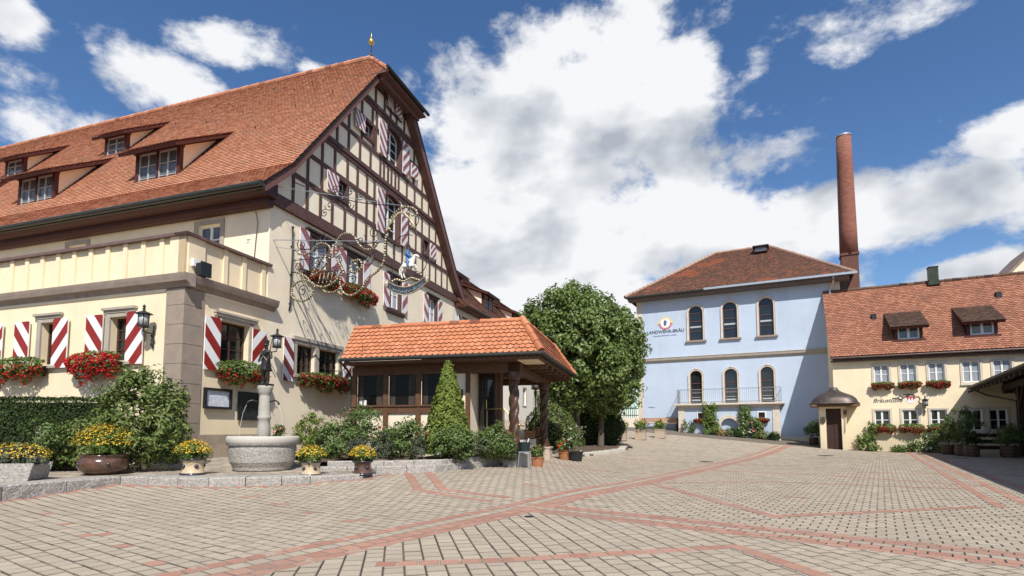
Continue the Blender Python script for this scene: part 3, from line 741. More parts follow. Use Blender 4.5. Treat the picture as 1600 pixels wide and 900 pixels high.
# dormer list : (u centre, width, s front, sill z, height)
DORM=[(6.5,2.30,1.05,10.62,1.50,'L'),(13.45,2.30,1.05,10.62,1.50,'L'),(20.6,2.3,1.05,10.62,1.5,'L'),(12.55,1.45,3.62,14.02,1.05,'U'),(19.75,1.45,3.62,14.02,1.05,'U'),(26.6,1.45,3.62,14.02,1.05,'U')]
tm=MB(); Sdir=Vector((0,0,0))+Vv*1+Vector((0,0,RS)); SL=math.hypot(1,RS)
org=GF(s1f,0,z1f)   # origin on the slope, A along u (=-b)
A_=Uv
# polygon in (a=u, l)
Lh=(hl[0]-s1f)*SL; Lr=(7.25-s1f)*SL
holes=[]
for (uc,w,sf,zs,h,kd) in DORM:
    s_m=(sf-.45)+2.9 if kd=='L' else (sf-.35)+2.0
    la=(sf-s1f)*SL; lb=(s_m-s1f)*SL
    holes.append([(uc-w/2,la-.02),(uc+w/2,la-.02),(uc+w/2+.1,lb-.45),(uc-w/2-.1,lb-.45)])
tiles(tm,org,A_,Sdir,[(-BV-.04,0),(31,0),(31,Lr),(-apexb,Lr),(-.9,Lh),(-.9,Lh-.02),(-BV-.04,Lh-.03)] if False else [(-BV-.04,0),(31,0),(31,Lr),(1.1,Lr),(-BV-.04,Lh+.35)],holes,seed=5)
Fdir=Vv*(s1f-s0)+Vector((0,0,z1f-e0))
tiles(tm,GF(s0,0,e0),A_,Fdir,[(-BV-.04,-.03),(31,-.03),(31,Fdir.length),(-BV-.04,Fdir.length)],seed=6)
# hip tiles
hb=GF(7.25,.94,ztop-.0+.0); hz=zt_(hl[0]); Hs=(GF(7.25,apexb,18.9)-GF(7.25,.92,hz)); hw=(hr[0]-hl[0])/2
tiles(tm,GF(7.25,.92,hz),Vv,Hs,[(-hw,0),(hw,0),(.02,Hs.length),(-.02,Hs.length)],seed=8)
# right slope (seen only from the side)
tm.build('roof_tiles',TILE,ro)
# ridge and hip caps
rm=MB()
def caps(m,p,q,r=.12,ln=.36,seed=1):
    p=Vector(p);q=Vector(q); n=max(1,int((q-p).length/ln)); rg=random.Random(seed)
    for k in range(n):
        a=p+(q-p)*(k/n); b=p+(q-p)*((k+1.12)/n); j=Vector((0,0,rg.uniform(-.01,.01)))
        m.tube([a+j,b+j],[r*1.12,r*.92],8,0)
        m.c[-10:]=[rg.random()]*10
    m.uc=True
caps(rm,GF(7.25,apexb,18.92),GF(7.25,-32,18.92)); caps(rm,GF(hl[0],.88,hz+.04),GF(7.25,apexb,18.92),.10); caps(rm,GF(hr[0],.88,hz+.04),GF(7.25,apexb,18.92),.10)
rm.build('ridge_tiles',TILE,ro)
# verge boards
vb=MB()
for sg in (0,1):
    f=(lambda s:s) if sg==0 else (lambda s:14.5-s)
    pr=[(f(s0),e0-.06),(f(s1f),z1f-.08),(f(hl[0]+.1),zt_(hl[0]+.1)-.08)]
    dw=(.14,.26) if sg==0 else (.24,.38)
    lowp=[(f(s0+dw[0]),e0-dw[1]),(f(s1f+dw[0]),z1f-dw[1]),(f(hl[0]+.1+dw[0]),zt_(hl[0]+.1)-dw[1])]
    for k in (0,1): vb.prism(GF,[pr[k],pr[k+1],lowp[k+1],lowp[k]],BV-.05,BV-.002)
    # soffit lining
    for k in (0,1):
        p,q=lowp[k],lowp[k+1]; vb.prism(GF,[p,q,(q[0],q[1]+.10),(p[0],p[1]+.10)],.05,BV-.05)
# hip eave board
vb.box(GF,hl[0]-.05,hr[0]+.05,.50,.60,hz-.40,hz-.14); vb.box(GF,hl[0]-.2,hr[0]+.2,.05,.88,hz-.20,hz-.13)
vb.build('verge_board',mat('verge_paint',(.16,.078,.066),.55,.25,7,.15,40),hotel)
g=MB(); g.tube([GF(hl[0]-.3,.98,hz-.02),GF(hr[0]+.3,.98,hz-.02)],.075,8); g.build('hip_gutter',GUTD,hotel)
# eaves: gutter, fascia and boxed soffit along the long side and the right side
ev=MB()
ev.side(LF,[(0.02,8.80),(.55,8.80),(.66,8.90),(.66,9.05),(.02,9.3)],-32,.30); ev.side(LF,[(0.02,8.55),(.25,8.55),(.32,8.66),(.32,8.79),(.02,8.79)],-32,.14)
ev.build('eaves_cornice',mat('shaded_red_brown_paint',(.062,.022,.018),.5,.25,7),hotel)  # paint darkened to hold the shade under the roof edge
g=MB(); g.tube([LF(-32,.86,8.98),LF(.42,.86,8.98)],.095,10); g.tube([LF(-32,.74,8.90),LF(.42,.74,8.90)],.05,6); g.build('gutter',GUTD,hotel)
# lightning rod line on the wall corner
g=MB(); g.tube([LF(-.55,.05,8.5),LF(-.45,.05,8.1),LF(-.5,.05,7.6),LF(-.55,.05,6.9)],.012,6); g.build('lightning_conductor',IRON,hotel)
# snow hooks
g=MB()
for k in range(26):
    u=random.uniform(.5,24); s=random.uniform(1.8,6.6)
    if any(abs(u-d[0])<d[1]/2+.3 and d[2]-.3<s<d[2]+2.9 for d in DORM): continue
    p=GF(s,-u,zt_(s)+.03); g.tube([p,p+Vector((0,0,.10)),p+Vector((0,-.05,.10))],.018,5)
g.build('snow_hooks',IRON,ro)
# finial
g=MB(); c=GF(7.25,apexb,18.95); g.lathe(c,[(.10,0),(.06,.15),(.03,.2),(.03,.62)],10,1); g.lathe(c,[(.02,.6),(.07,.63),(.125,.70),(.14,.78),(.12,.87),(.06,.93),(.025,.96),(.02,1.1),(.005,1.3)],14,0)
g.build('finial',[BRASS,IRON],hotel,smooth=True)
# ---------------- dormers
def dormer(par,fr,ac,w,sf,zs,h,rzf,tilem,slope,se,tb=None,cheekm=None,frm=None,wfm=None,glass=None,cols=4,over=.28,e=.155,tw=.18,th=.13,cur=False,single=False,fw=.05):
    """shed dormer. fr: a along the eave, b outward; depth s into the roof = -b; rzf(s) roof height"""
    cheekm=cheekm or CREAM; frm=frm or DRED; wfm=wfm or mat('shaded_white_frame',(.46,.45,.43),.6,.1,6); glass=glass or GLASSB  # white frames greyed: shade under the dormer roof put into the paint
    a0,a1=ac-w/2,ac+w/2; zb=rzf(sf)-.1; zt=zs+h
    m=MB()
    m.box(fr,a0,a0+.16,-sf-.16,-sf,zb,zt); m.box(fr,a1-.16,a1,-sf-.16,-sf,zb,zt)
    m.box(fr,a0+.16,a1-.16,-sf-.14,-sf+.02,zb,zs); m.box(fr,a0-.08,a1+.08,-sf-.14,-sf+.03,zt-.0,zt+.16)
    m.box(fr,a0-.10,a1+.10,-sf,-sf+.12,zs-.12,zs-.03)
    nw=1 if single else 2
    iw=(w-.32)/nw
    for k in range(1,nw): m.box(fr,a0+.16+iw*k-.05,a0+.16+iw*k+.05,-sf-.12,-sf+.01,zs,zt)
    D=lambda s: zt+.16+slope*(s-sf)
    # meeting depth
    sm=sf
    while D(sm)>rzf(sm) and sm<sf+6: sm+=.02
    for a in (a0,a1-.03):                       # boards framing the cheek
        m.side(fr,[(-sf,zt+.16),(-sm,D(sm)),(-sm,D(sm)-.16),(-sf,zt)],a-.012,a+.042)
        m.side(fr,[(-sf-.05,rzf(sf)-.02),(-sm,rzf(sm)-.02),(-sm,rzf(sm)+.13),(-sf-.05,rzf(sf)+.14)],a-.022,a+.052)
    o=m.build('dormer',frm,par)
    for a in (a0+.01,a1-.04): c=MB(); c.side(fr,[(-sf-.02,rzf(sf)),(-sm,rzf(sm)),(-sf-.02,zt+.1)],a,a+.03); c.build('cheek',cheekm,o)
    for k in range(nw):
        x0=a0+.16+iw*k+(.03 if k else 0); x1=a0+.16+iw*(k+1)-(.03 if k<nw-1 else 0)
        mm=MB(); ring(mm,fr,x0+fw,x1-fw,zs+fw,zt-fw,fw,-sf-.10,-sf-.03)
        mm.box(fr,(x0+x1)/2-.025,(x0+x1)/2+.025,-sf-.10,-sf-.035,zs+.05,zt-.05) if fw<.06 else mm.box(fr,(x0+x1)/2-.06,(x0+x1)/2+.06,-sf-.10,-sf-.028,zs+.05,zt-.05)
        if cols>2:
            for z in (1,2): mm.box(fr,x0+.05,x1-.05,-sf-.09,-sf-.05,zs+h*z/3-.012,zs+h*z/3+.012)
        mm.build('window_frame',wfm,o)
        g=MB(); g.quad(fr(x0,-sf-.08,zs),fr(x1,-sf-.08,zs),fr(x1,-sf-.08,zt),fr(x0,-sf-.08,zt)); g.build('pane',glass,o)
    r=MB()
    p=[fr(a0-over,-se,D(se)+.05),fr(a1+over,-se,D(se)+.05),fr(a1+over,-sm-.15,D(sm+.15)+.05),fr(a0-over,-sm-.15,D(sm+.15)+.05)]
    r.slab(p,th,0); r.build('dormer_roof',frm,o)
    t=MB(); L=(p[3]-p[0]).length
    tiles(t,fr(0,-se+.04,D(se)+.05),fr.r,p[3]-p[0],[(a0-over-.03,0),(a1+over+.03,0),(a1+over+.03,L),(a0-over-.03,L)],w=tw,e=e,seed=int(ac*10)%97)
    t.build('dormer_tiles',tilem,o)
    return sm
DRED=mat('dark_red_timber',(.085,.026,.02),.5,.3,7,.1,40)
for (uc,w,sf,zs,h,kd) in DORM:
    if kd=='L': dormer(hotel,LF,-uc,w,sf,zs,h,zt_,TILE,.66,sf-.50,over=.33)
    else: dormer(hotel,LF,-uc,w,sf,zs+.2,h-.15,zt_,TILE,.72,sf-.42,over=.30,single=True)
# ================================================================ ANNEX in front of the long wall
annex=thing('hotel_annex','cream flat-roofed front annex with panelled parapet and brown stone corner','building',(CA.x,CA.y,.45))
w1=(-5.62,-4.98,3.25,4.52); w2=(-2.72,-1.98,3.25,4.50); w0=(-8.5,-7.9,3.25,4.52)
m=MB(); wall(m,AF,[(-16,0),(0,0),(0,5.2),(-16,5.2)],[w1,w2,w0],.26)
AD=3.0
wr=(1.17,2.28,3.28,4.50)
wall(m,AR,[(0,0),(AD,0),(AD,5.2),(0,5.2)],[wr],.26)
# parapet
m.box(AF,-16,-.06,-.3,-.06,5.4,6.62); m.box(AR,.0,AD+.02,-.3,-.06,5.4,6.62)
m.box(AF,-16,-.061,-.059,.012,5.42,5.5)
n=0
x=-.86
m.box(AF,-.62,-.06,-.058,.0,5.45,6.62); m.box(AR,.07,.6,-.058,-.002,5.45,6.62)
while x>-15.8:
    m.box(AF,x-.155,x,-.058,-.002,5.5,6.62); x-=.70
for x in (1.25,1.95,2.75): m.box(AR,x,x+.15,-.058,-.002,5.5,6.62)
m.foot([(p.x,p.y) for p in (AF(-16,-.2,0),AF(-.1,-.2,0),AR(AD,-.2,0),AF(-16,-AD,0))],5.2,5.42)
m.build('wall',CREAM,annex)
c=MB()
c.side(AF,[(-.1,5.17),(.06,5.17),(.10,5.25),(.20,5.30),(.24,5.42),(.26,5.5),(-.1,5.53)],-16,.26)
c.side(AR,[(-.1,5.17),(.06,5.17),(.10,5.25),(.20,5.30),(.24,5.42),(.26,5.5),(-.1,5.53)],-.0,AD+.28)
c.build('cornice',CORN,annex)
c=MB(); c.box(AF,-16,-.66,.001,.03,5.09,5.168); c.box(AR,.66,AD,.001,.03,5.09,5.168); c.build('cornice_band',CREAM2,annex)
c=MB(); c.box(AF,-16,.08,-.38,.08,6.62,6.70); c.box(AR,-.08,AD+.1,-.38,.08,6.622,6.698); c.build('parapet_cap',COPPERC,annex)
# rusticated corner
c=MB(); z=.42
while z<5.05:
    z1=min(z+.535,5.165); c.box(AF,-.62,.035,-.05,.035,z,z1-.012); c.box(AR,-.03,.60,-.051,.034,z+.001,z1-.013); z=z1
c.box(AF,-.60,.0,-.05,.02,.4,5.16)
c.build('corner_quoins',STONED,annex)
c=MB(); c.box(AR,.6,AD+.05,.001,.05,.3,1.17); c.box(AF,-16,-.62,.001,.05,.3,1.17); c.build('plinth',mat('plinth_stone',(.34,.27,.20),.95,.3,3,.3,40,stain=.3),annex)
for k,(a0,a1,c0,c1) in enumerate((w1,w2,w0)):
    w=window(annex,AF,a0,a1,c0,c1,-.24,DWIN,GLASS,2,4,.06,.025)
    q=MB(); q.box(AF,a0-.17,a0,.001,.05,c0-.05,c1+.12); q.box(AF,a1,a1+.17,.001,.05,c0-.05,c1+.12); q.box(AF,a0,a1,.001,.05,c1,c1+.12)
    q.box(AF,a0-.24,a1+.24,.001,.07,c1+.12,c1+.2); q.box(AF,a0-.28,a1+.28,.001,.12,c1+.2,c1+.27); q.box(AF,a0-.2,a1+.2,.001,.12,c0-.12,c0-.05)
    q.build('window_surround',STONE,w)
    ws=.62
    shutter(w,AF,a0-.17-ws-(.32 if k==0 else .1),a0-.17-(.32 if k==0 else .1)+.05,3.12,4.60,.055,-1,WHITE,REDP,.76,1.15,.30)
    shutter(w,AF,a1+.0,a1+.64,3.12,4.60,.075,1,WHITE,REDP,.76,1.15,.30)
a0,a1,c0,c1=wr
w=window(annex,AR,a0,a1,c0,c1,-.24,DWIN,GLASS,2,3,.06,.02)
q=MB(); q.box(AR,a0-.06,a0,.001,.05,c0-.05,c1+.1); q.box(AR,a1,a1+.17,.001,.05,c0-.05,c1+.1); q.box(AR,a0-.06,a1+.1,.001,.05,c1,c1+.1); q.box(AR,a0-.2,a1+.26,.001,.09,c1+.1,c1+.18); q.box(AR,a0-.22,a1+.28,.001,.12,c1+.18,c1+.24); q.box(AR,a0-.1,a1+.2,.001,.12,c0-.12,c0-.05)
q.build('window_surround',STONE,w)
shutter(w,AR,.62,1.16,3.0,4.52,.055,-1,WHITE,REDP,.76,1.15,.30); shutter(w,AR,2.36,2.92,3.05,4.45,.055,1,WHITE,REDP,.76,1.15,.30)
# ================================================================ ENTRANCE PORCH
PF=Fr((.81,15.3,0),(.968,-.25,0),(-.25,-.968,0))
porch=thing('entrance_porch','timber entrance porch with bright orange scalloped tile roof and twisted columns','porch',tuple(PF(-3,-3,.3)))
EZ,TZp,IN=3.5,4.58,.69
m=MB()
AL=-6.3
m.slab([PF(AL,0,EZ),PF(0,0,EZ),PF(-IN,-IN,TZp),PF(AL,-IN,TZp)],.12)
m.slab([PF(0,0,EZ),PF(0,-6.6,EZ),PF(-IN,-5.91,TZp),PF(-IN,-IN,TZp)],.12)
m.slab([PF(0,-6.6,EZ),PF(AL,-6.6,EZ),PF(AL,-5.91,TZp),PF(-IN,-5.91,TZp)],.12)
m.slab([PF(AL,-IN,TZp-.02),PF(-IN,-IN,TZp-.02),PF(-IN,-5.91,TZp-.02),PF(AL,-5.91,TZp-.02)],.1)
po=m.build('roof',DTIMB,porch)
t=MB(); SLp=math.hypot(IN,TZp-EZ)
tiles(t,PF(0,.03,EZ+.02),PF.r,PF(0,-IN,TZp)-PF(0,0,EZ),[(AL-.03,-.02),(0.03,-.02),(-IN,SLp),(AL-.03,SLp)],w=.182,e=.152,seed=21,lift=.036)
tiles(t,PF(.03,0,EZ+.02),-PF.n,PF(-IN,0,TZp)-PF(0,0,EZ),[(-.03,-.02),(6.63,-.02),(5.91,SLp),(IN,SLp)],w=.182,e=.152,seed=22,lift=.036)
t.build('roof_tiles',TILEN,po)
t=MB(); caps(t,PF(AL,-IN,TZp+.02),PF(-IN,-IN,TZp+.02),.085,.33,3); caps(t,PF(.02,.02,EZ+.05),PF(-IN,-IN,TZp+.05),.105,.34,4); caps(t,PF(-IN,-IN,TZp+.02),PF(-IN,-5.91,TZp+.02),.085,.33,5); caps(t,PF(.02,-6.62,EZ+.05),PF(-IN,-5.91,TZp+.05),.1,.34,6)
t.build('ridge_tiles',TILEN,po)
g=MB(); g.tube([PF(AL-.05,.07,EZ-.02),PF(.08,.07,EZ-.02),PF(.08,-6.65,EZ-.02)],.055,8); g.tube([PF(AL-.12,-.02,3.45),PF(AL-.15,-.5,3.25),PF(AL-.12,-.75,3.0),PF(AL-.12,-.75,.6)],.035,8)
g.tube([PF(-5.62,.02,EZ+.08),PF(-6.0,-IN,TZp+.05)],.016,5); g.tube([PF(-1.02,.02,EZ+.08),PF(-.80,-IN+.03,TZp+.0)],.012,5)
g.build('gutter',GUTD,po)
# soffit and beams
m=MB(); m.box(PF,AL,-.05,-6.5,-.05,3.34,3.42); m.box(PF,AL,-.75,-1.05,-.72,3.05,3.34); m.box(PF,-1.15,-.78,-5.9,-.72,3.06,3.335); m.box(PF,-6.0,-.75,-5.75,-5.45,3.05,3.34)
for k in range(6): m.box(PF,-1.1,-.06,-1.4-k*.9,-1.28-k*.9,3.18,3.33)
m.box(PF,-2.35,-1.1,-3.3,-3.1,3.1,3.33)
m.build('roof_beams',PTIMB,po)
m=MB(); m.box(PF,-2.3,-1.2,-3.05,-1.15,3.30,3.335); m.box(PF,-.72,-.12,-1.25,-.2,3.31,3.338); m.build('ceiling_panel',CREAM,po)
# body
front=-.80
m=MB()
pts=[PF(-6.42,front-.02,0),PF(-2.38,front-.02,0),PF(-2.38,-1.65,0),PF(-1.70,-1.65,0),PF(-1.72,-1.95,0),PF(-3.1,-5.6,0),GF(11,-.02,0),GF(5.0,-.02,0)]
def band(m,pts,z0,z1):
    for i in range(len(pts)-1): m.quad(Vector((pts[i].x,pts[i].y,z0)),Vector((pts[i+1].x,pts[i+1].y,z0)),Vector((pts[i+1].x,pts[i+1].y,z1)),Vector((pts[i].x,pts[i].y,z1)))
band(m,pts[1:],.3,3.33)
m.box(PF,-6.42,-2.6,front-.03,front+.0,.95,1.86)
m.box(PF,-2.95,-2.38,front-.028,front+.001,1.86,3.2)
m.build('wall',CREAM2,porch)
m=MB(); m.box(PF,-6.45,-2.4,front-.05,front+.04,.3,.98); m.box(PF,-2.36,-1.2,-1.66,-.9,.3,1.0); m.box(PF,-1.2,-.9,-1.66,-.9,.3,.82); m.box(PF,-.9,-.6,-1.66,-.9,.2,.6); m.box(PF,-2.9,-.9,-3.6,-1.67,.25,.99)
m.build('stone_base',GRANS,porch)
m=MB()
for a in (-6.40,-5.28,-4.16,-3.05): m.box(PF,a+.01,a+.17,front+.004,front+.07,1.0,3.32)
m.box(PF,-6.40,-2.85,front+.003,front+.062,1.84,2.04); m.box(PF,-6.4,-2.85,front+.002,front+.10,2.04,2.09); m.box(PF,-6.4,-2.3,front+.003,front+.066,3.16,3.34)
m.box(PF,-6.4,-2.85,front+.002,front+.05,.96,1.04); m.box(PF,-2.50,-2.36,front+.002,front+.06,1.0,3.33); m.box(PF,-1.78,-1.64,-1.95,-1.62,1.0,3.33)
m.build('timber_frame',PTIMB,porch)
for a in (-6.20,-5.08,-3.96):
    w=MB(); w.box(PF,a+.0,a+.05,front-.0,front+.03,2.09,3.16); w.box(PF,a+.87,a+.92,front,front+.03,2.09,3.16); w.box(PF,a+.05,a+.87,front,front+.03,3.10,3.16)
    w=w.build('window_frame',DTIMB,porch); g=MB(); g.quad(PF(a,front+.004,2.09),PF(a+.92,front+.004,2.09),PF(a+.92,front+.004,3.16),PF(a,front+.004,3.16)); g.build('pane',GLASSD,w)
    for x0,x1 in ((a+.05,a+.20),(a+.66,a+.88)):
        cu=MB(); n_=6
        for k in range(n_): xa,xb=x0+(x1-x0)*k/n_,x0+(x1-x0)*(k+1)/n_; cu.quad(PF(xa,front+.008+.008*(k%2),2.10),PF(xb,front+.008+.008*((k+1)%2),2.10),PF(xb,front+.008+.008*((k+1)%2),3.12),PF(xa,front+.008+.008*(k%2),3.12))
        cu.build('curtain',mat('brown_net_curtain',(.060,.050,.040),.8,.5,3),w)
# small candles and shells on the sill
for k,(a,h,r,mm,lb) in enumerate([(-6.05,.13,.05,WHITE,'white pillar candle on the porch sill, left one of the pair'),(-5.90,.15,.05,WHITE,'white pillar candle on the porch sill, right one of the pair')]):
    q=MB(); q.lathe(PF(a,front+.075,2.09),[(r,0),(r,h),(r*.8,h+.008),(.006,h+.004),(.005,h+.03)],12); tag(q.build('candle',mm),lb,'candle')
# door in recess
d=MB(); d.box(PF,-2.34,-1.80,-1.70,-1.56,1.0,3.25); dd=d.build('door',DTIMB,porch)
d=MB(); d.box(PF,-2.28,-2.10,-1.555,-1.55,1.25,2.9); d.box(PF,-2.04,-1.86,-1.555,-1.55,1.25,2.9); d.build('door_glass',GLASS,dd)
d=MB(); d.tube([PF(-2.06,-1.55,1.95),PF(-2.06,-1.50,1.97),PF(-2.06,-1.50,2.25),PF(-2.06,-1.55,2.27)],.015,8); d.build('door_handle',BRASS,dd)
q=MB(); q.box(PF,-2.72,-2.60,front+.002,front+.02,2.30,2.55); q.build('house_plaque',IRON,porch)
q=MB(); q.box(PF,-2.74,-2.56,front+.002,front+.02,1.98,2.2); q.build('house_plaque',DTIMB,porch)
q=MB(); q.tube([PF(-1.95,-1.2,1.0),PF(-1.95,-1.2,1.95),PF(-1.35,-1.0,1.95),PF(-.85,-.95,1.45),PF(-.70,-.95,1.42)],.022,8); q.tube([PF(-1.35,-1.0,1.95),PF(-1.35,-1.0,1.0)],.018,8); q.tube([PF(-.85,-.95,1.45),PF(-.85,-.95,.6)],.018,8); q.build('handrail',mat('bronze_rail',(.22,.15,.07),.35,.2,9,metal=.7),porch)
# twisted columns
def twisted(a,b,z0,z1,base):
    c=PF(a,b,0); m=MB(); n=46; seg=24; vs=[]; fs=[]
    for j in range(n+1):
        t=j/n; z=z0+.32+(z1-.30-z0-.32)*t; r=.155
        for k in range(seg):
            th=2*math.pi*k/seg; q=.70+.36*abs(math.cos(1.5*(th-t*8.0)))**1.4
            vs.append((c.x+r*q*math.cos(th),c.y+r*q*math.sin(th),z))
    for j in range(n):
        for k in range(seg):
            q=(k+1)%seg; fs.append((j*seg+k,j*seg+q,(j+1)*seg+q,(j+1)*seg+k))
    m.add(vs,fs)
    m.lathe((c.x,c.y,z0),[(.23,0),(.23,.1),(.19,.13),(.21,.18),(.17,.22),(.18,.27),(.14,.33)],20)
    m.lathe((c.x,c.y,z1-.34),[(.14,0),(.18,.05),(.15,.08),(.19,.14),(.21,.2),(.21,.34)],20)
    o=m.build('column',mat('polished_dark_oak',(.078,.040,.024),.34,.3,7,.2,30,spec=.5),porch,smooth=False)
    s=MB(); g=gz(c.x,c.y); s.prism(PF.at(a,b,0),[(-.29,g-.1),(.29,g-.1),(.26,z0-.06),(-.26,z0-.06)],-.28,.28); s.box(PF.at(a,b,0),-.3,.3,-.3,.3,z0-.06,z0); s.build('column_base',base,o)
twisted(-1.02,-.95,.72,3.06,GRANS); twisted(-.95,-5.25,.68,3.06,mat('pink_granite',(.50,.40,.33),.8,.2,30,.2,60))
# ================================================================ REAR WING in line with the gable
wing=thing('rear_wing','white rear wing with red tiled roof and shed dormers behind the orange porch roof','building',tuple(GF(28,-4,.6)))
m=MB(); wh=[(15.6,16.3,6.95,8.0)]+[(a,a+.95,7.0,8.1) for a in (18.4,21.6,24.8,28,31.2,34.4,37.6,40.8)]+[(a,a+.95,3.3,4.7) for a in (18.4,21.6,24.8,28,31.2,34.4,37.6,40.8)]
wall(m,GF,[(14.52,-.2),(46,-.2),(46,8.7),(14.52,8.7)],wh,.2); m.quad(GF(46,0,0),GF(46,-9.6,0),GF(46,-9.6,9),GF(46,0,9))
m.prism(GF,[(46,8.6),(46.01,8.6),(46.01,8.7),(46,8.7)],-9,0)
m.build('wall',WHITEP,wing)
for h in wh:
    w=window(wing,GF,*h,-.15,WHITE,GLASSB if h[2]>6 else GLASS,2,2,.06,.03)
    q=MB(); ring(q,GF,*h,.1,.002,.04); q.build('window_surround',TIMBER if h[2]>6 else STONE,w)
q=MB(); w=wing.children[1]; shutter(w,GF,14.95,15.48,6.9,8.1,.055,-1,WHITEF,MAUVE,.6,1.0); shutter(w,GF,16.42,16.95,6.9,8.1,.055,1,WHITEF,MAUVE,.6,1.0)
WS=.98; wr=lambda s:9.25+WS*s
m=MB(); m.slab([GF(14.6,.75,wr(-.75)),GF(46.4,.75,wr(-.75)),GF(46.4,-4.8,wr(4.8)),GF(14.6,-4.8,wr(4.8))],.16); m.slab([GF(14.6,-10.35,wr(-.75)),GF(46.4,-10.35,wr(-.75)),GF(46.4,-4.8,wr(4.8)),GF(14.6,-4.8,wr(4.8))],.16)
ro=m.build('roof',TBASE,wing)
t=MB(); Sd=Vector((0,0,WS))+Uv; L=math.hypot(1,WS); 
WD=[(15.9,1.7),(21.6,1.9),(28.3,1.9),(35,1.9)]
tiles(t,GF(0,.75,wr(-.75)),Vv,Sd,[(14.6,-.02),(46.4,-.02),(46.4,5.55*L),(14.6,5.55*L)],[[(a-w/2,1.3*L),(a+w/2,1.3*L),(a+w/2,3.9*L),(a-w/2,3.9*L)] for a,w in WD],w=.24,e=.2,seed=33); t.build('roof_tiles',TILEB,ro)
m=MB(); m.side(GF,[(.02,8.45),(.4,8.45),(.6,8.40),(.62,8.55),(.02,8.75)],14.6,46.4); m.build('eaves_cornice',DRED,wing)
g=MB(); g.tube([GF(14.55,.83,8.48),GF(46.4,.83,8.48)],.07,8); g.build('gutter',GUTD,wing)
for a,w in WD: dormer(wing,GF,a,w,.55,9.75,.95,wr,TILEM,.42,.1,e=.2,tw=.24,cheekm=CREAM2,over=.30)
# ================================================================ BREWERY
brew=thing('brewery_building','tall pale blue brewery building with arched windows and hipped weathered tile roof','building',tuple(BF(-6.5,-6,.6)))
BL0,BR0=-13.1,.55; BD=12.
up=[(-9.21,-8.21,7.92,10.50),(-6.83,-5.86,7.92,10.55),(-4.43,-3.49,7.92,10.60)]
lo=[(-9.21,-8.37,3.20,5.68),(-6.83,-5.97,3.20,5.70),(-4.45,-3.62,3.20,5.73)]
m=MB(); H_=[(*h,1) for h in up+lo]
wall(m,BF,[(BL0+.42,-.3),(-.08,-.3),(-.08,11.3),(BL0+.42,11.3)],H_,.28)
m.quad(BF(BL0,0,-.3),BF(BL0,-BD,-.3),BF(BL0,-BD,11.3),BF(BL0,0,11.3)); m.quad(BF(BR0,0,-.3),BF(BR0,-BD,-.3),BF(BR0,-BD,11.3),BF(BR0,0,11.3)); m.quad(BF(BL0,-BD,-.3),BF(BR0,-BD,-.3),BF(BR0,-BD,11.3),BF(BL0,-BD,11.3))
m.build('wall',BLUE,brew)
for a,b in ((BL0,BL0+.42),(-.08,BR0)): m=MB(); m.box(BF,a,b,-.3,.02,-.3,11.3); m.build('corner_pilaster',BEIGE,brew)
m=MB(); m.box(BF,BL0+.42,-.08,.0,.03,-.3,.85); m.build('plinth',BEIGE,brew)
m=MB(); m.side(BF,[(-.05,6.42),(.05,6.42),(.08,6.50),(.16,6.56),(.19,6.70),(.22,6.74),(-.05,6.80)],BL0-.02,BR0+.02); m.build('string_course',mat('grey_cornice',(.42,.37,.31),.9,.15,5,.2,60),brew)
for k,(a0,a1,c0,c1) in enumerate(up+lo):
    w=window(brew,BF,a0,a1,c0,c1,-.2,mat('brown_window_frame',(.12,.06,.05),.5,.2,6),GLASS,1,1,.06,.03,1)
    hh=c1-c0
    for f in ((.28,.56,.80) if k<3 else (.36,.62)): q=MB(); q.box(BF,a0+.05,a1-.05,-.185,-.14,c0+hh*f-.025,c0+hh*f+.025); q.build('glazing_bar',MATS['brown_window_frame'],w)
    q=MB()
    for f,h in (((.38,.06),) if k<3 else ((.33,.045),(.10,.05),(.2,.015))): q.box(BF,a0+.07,a1-.07,-.183,-.17,c0+hh*f,c0+hh*(f)+h*2)
    q.build('window_blind',mat('grey_blind',(.42,.43,.44),.6,.1,5),w)
    q=MB(); ring(q,BF,a0,a1,c0,c1,.10,.002,.05,0,1,False); q.build('window_surround',BEIGE,w)
    q=MB(); ring(q,BF,a0-.10,a1+.10,c0,c1+.10,.035,.003,.08,0,1,False); am=(a0+a1)/2; q.box(BF,am-.07,am+.07,.01,.10,c1+.10,c1+.20)
    q.build('hood_mould',BEIGE,w)
    if k<3: q=MB(); q.box(BF,a0-.24,a1+.24,.002,.16,c0-.12,c0-.0); q.build('sill',STONED,w)
# roof
ez=11.55; ov=.72; rzB=16.15
F0=[(BL0-ov,ov),(BR0+ov+.1,ov),(BR0+ov+.1,-BD-ov),(BL0-ov,-BD-ov)]
ra0,ra1,rb=-7.85,-3.75,-6.
m=MB(); E_=[BF(a,b,ez) for a,b in F0]; RL=BF(ra0,rb,rzB); RR=BF(ra1,rb,rzB)
m.slab([E_[0],E_[1],RR,RL],.12); m.slab([E_[1],E_[2],RR],.12); m.slab([E_[2],E_[3],RL,RR],.12); m.slab([E_[3],E_[0],RL],.12)
ro=m.build('roof',mat('brown_underlay',(.08,.045,.035),.95,.2,4),brew)
t=MB(); Sd=BF(0,rb,rzB)-BF(0,ov,ez); L=Sd.length
tiles(t,BF(0,ov,ez),BF.r,Sd,[(BL0-ov,0),(BR0+ov+.1,0),(ra1,L),(ra0,L)],w=.2,e=.2,seed=41,lift=.04)
Sd2=BF(ra1,rb,rzB)-BF(BR0+ov+.1,rb,ez); Sd3=BF(ra0,rb,rzB)-BF(BL0-ov,rb,ez)
tiles(t,BF(BR0+ov+.1,rb,ez),-BF.n,Sd2,[(-rb*0-6.72,0),(6.72,0),(.05,Sd2.length),(-.05,Sd2.length)],w=.25,e=.22,seed=42)
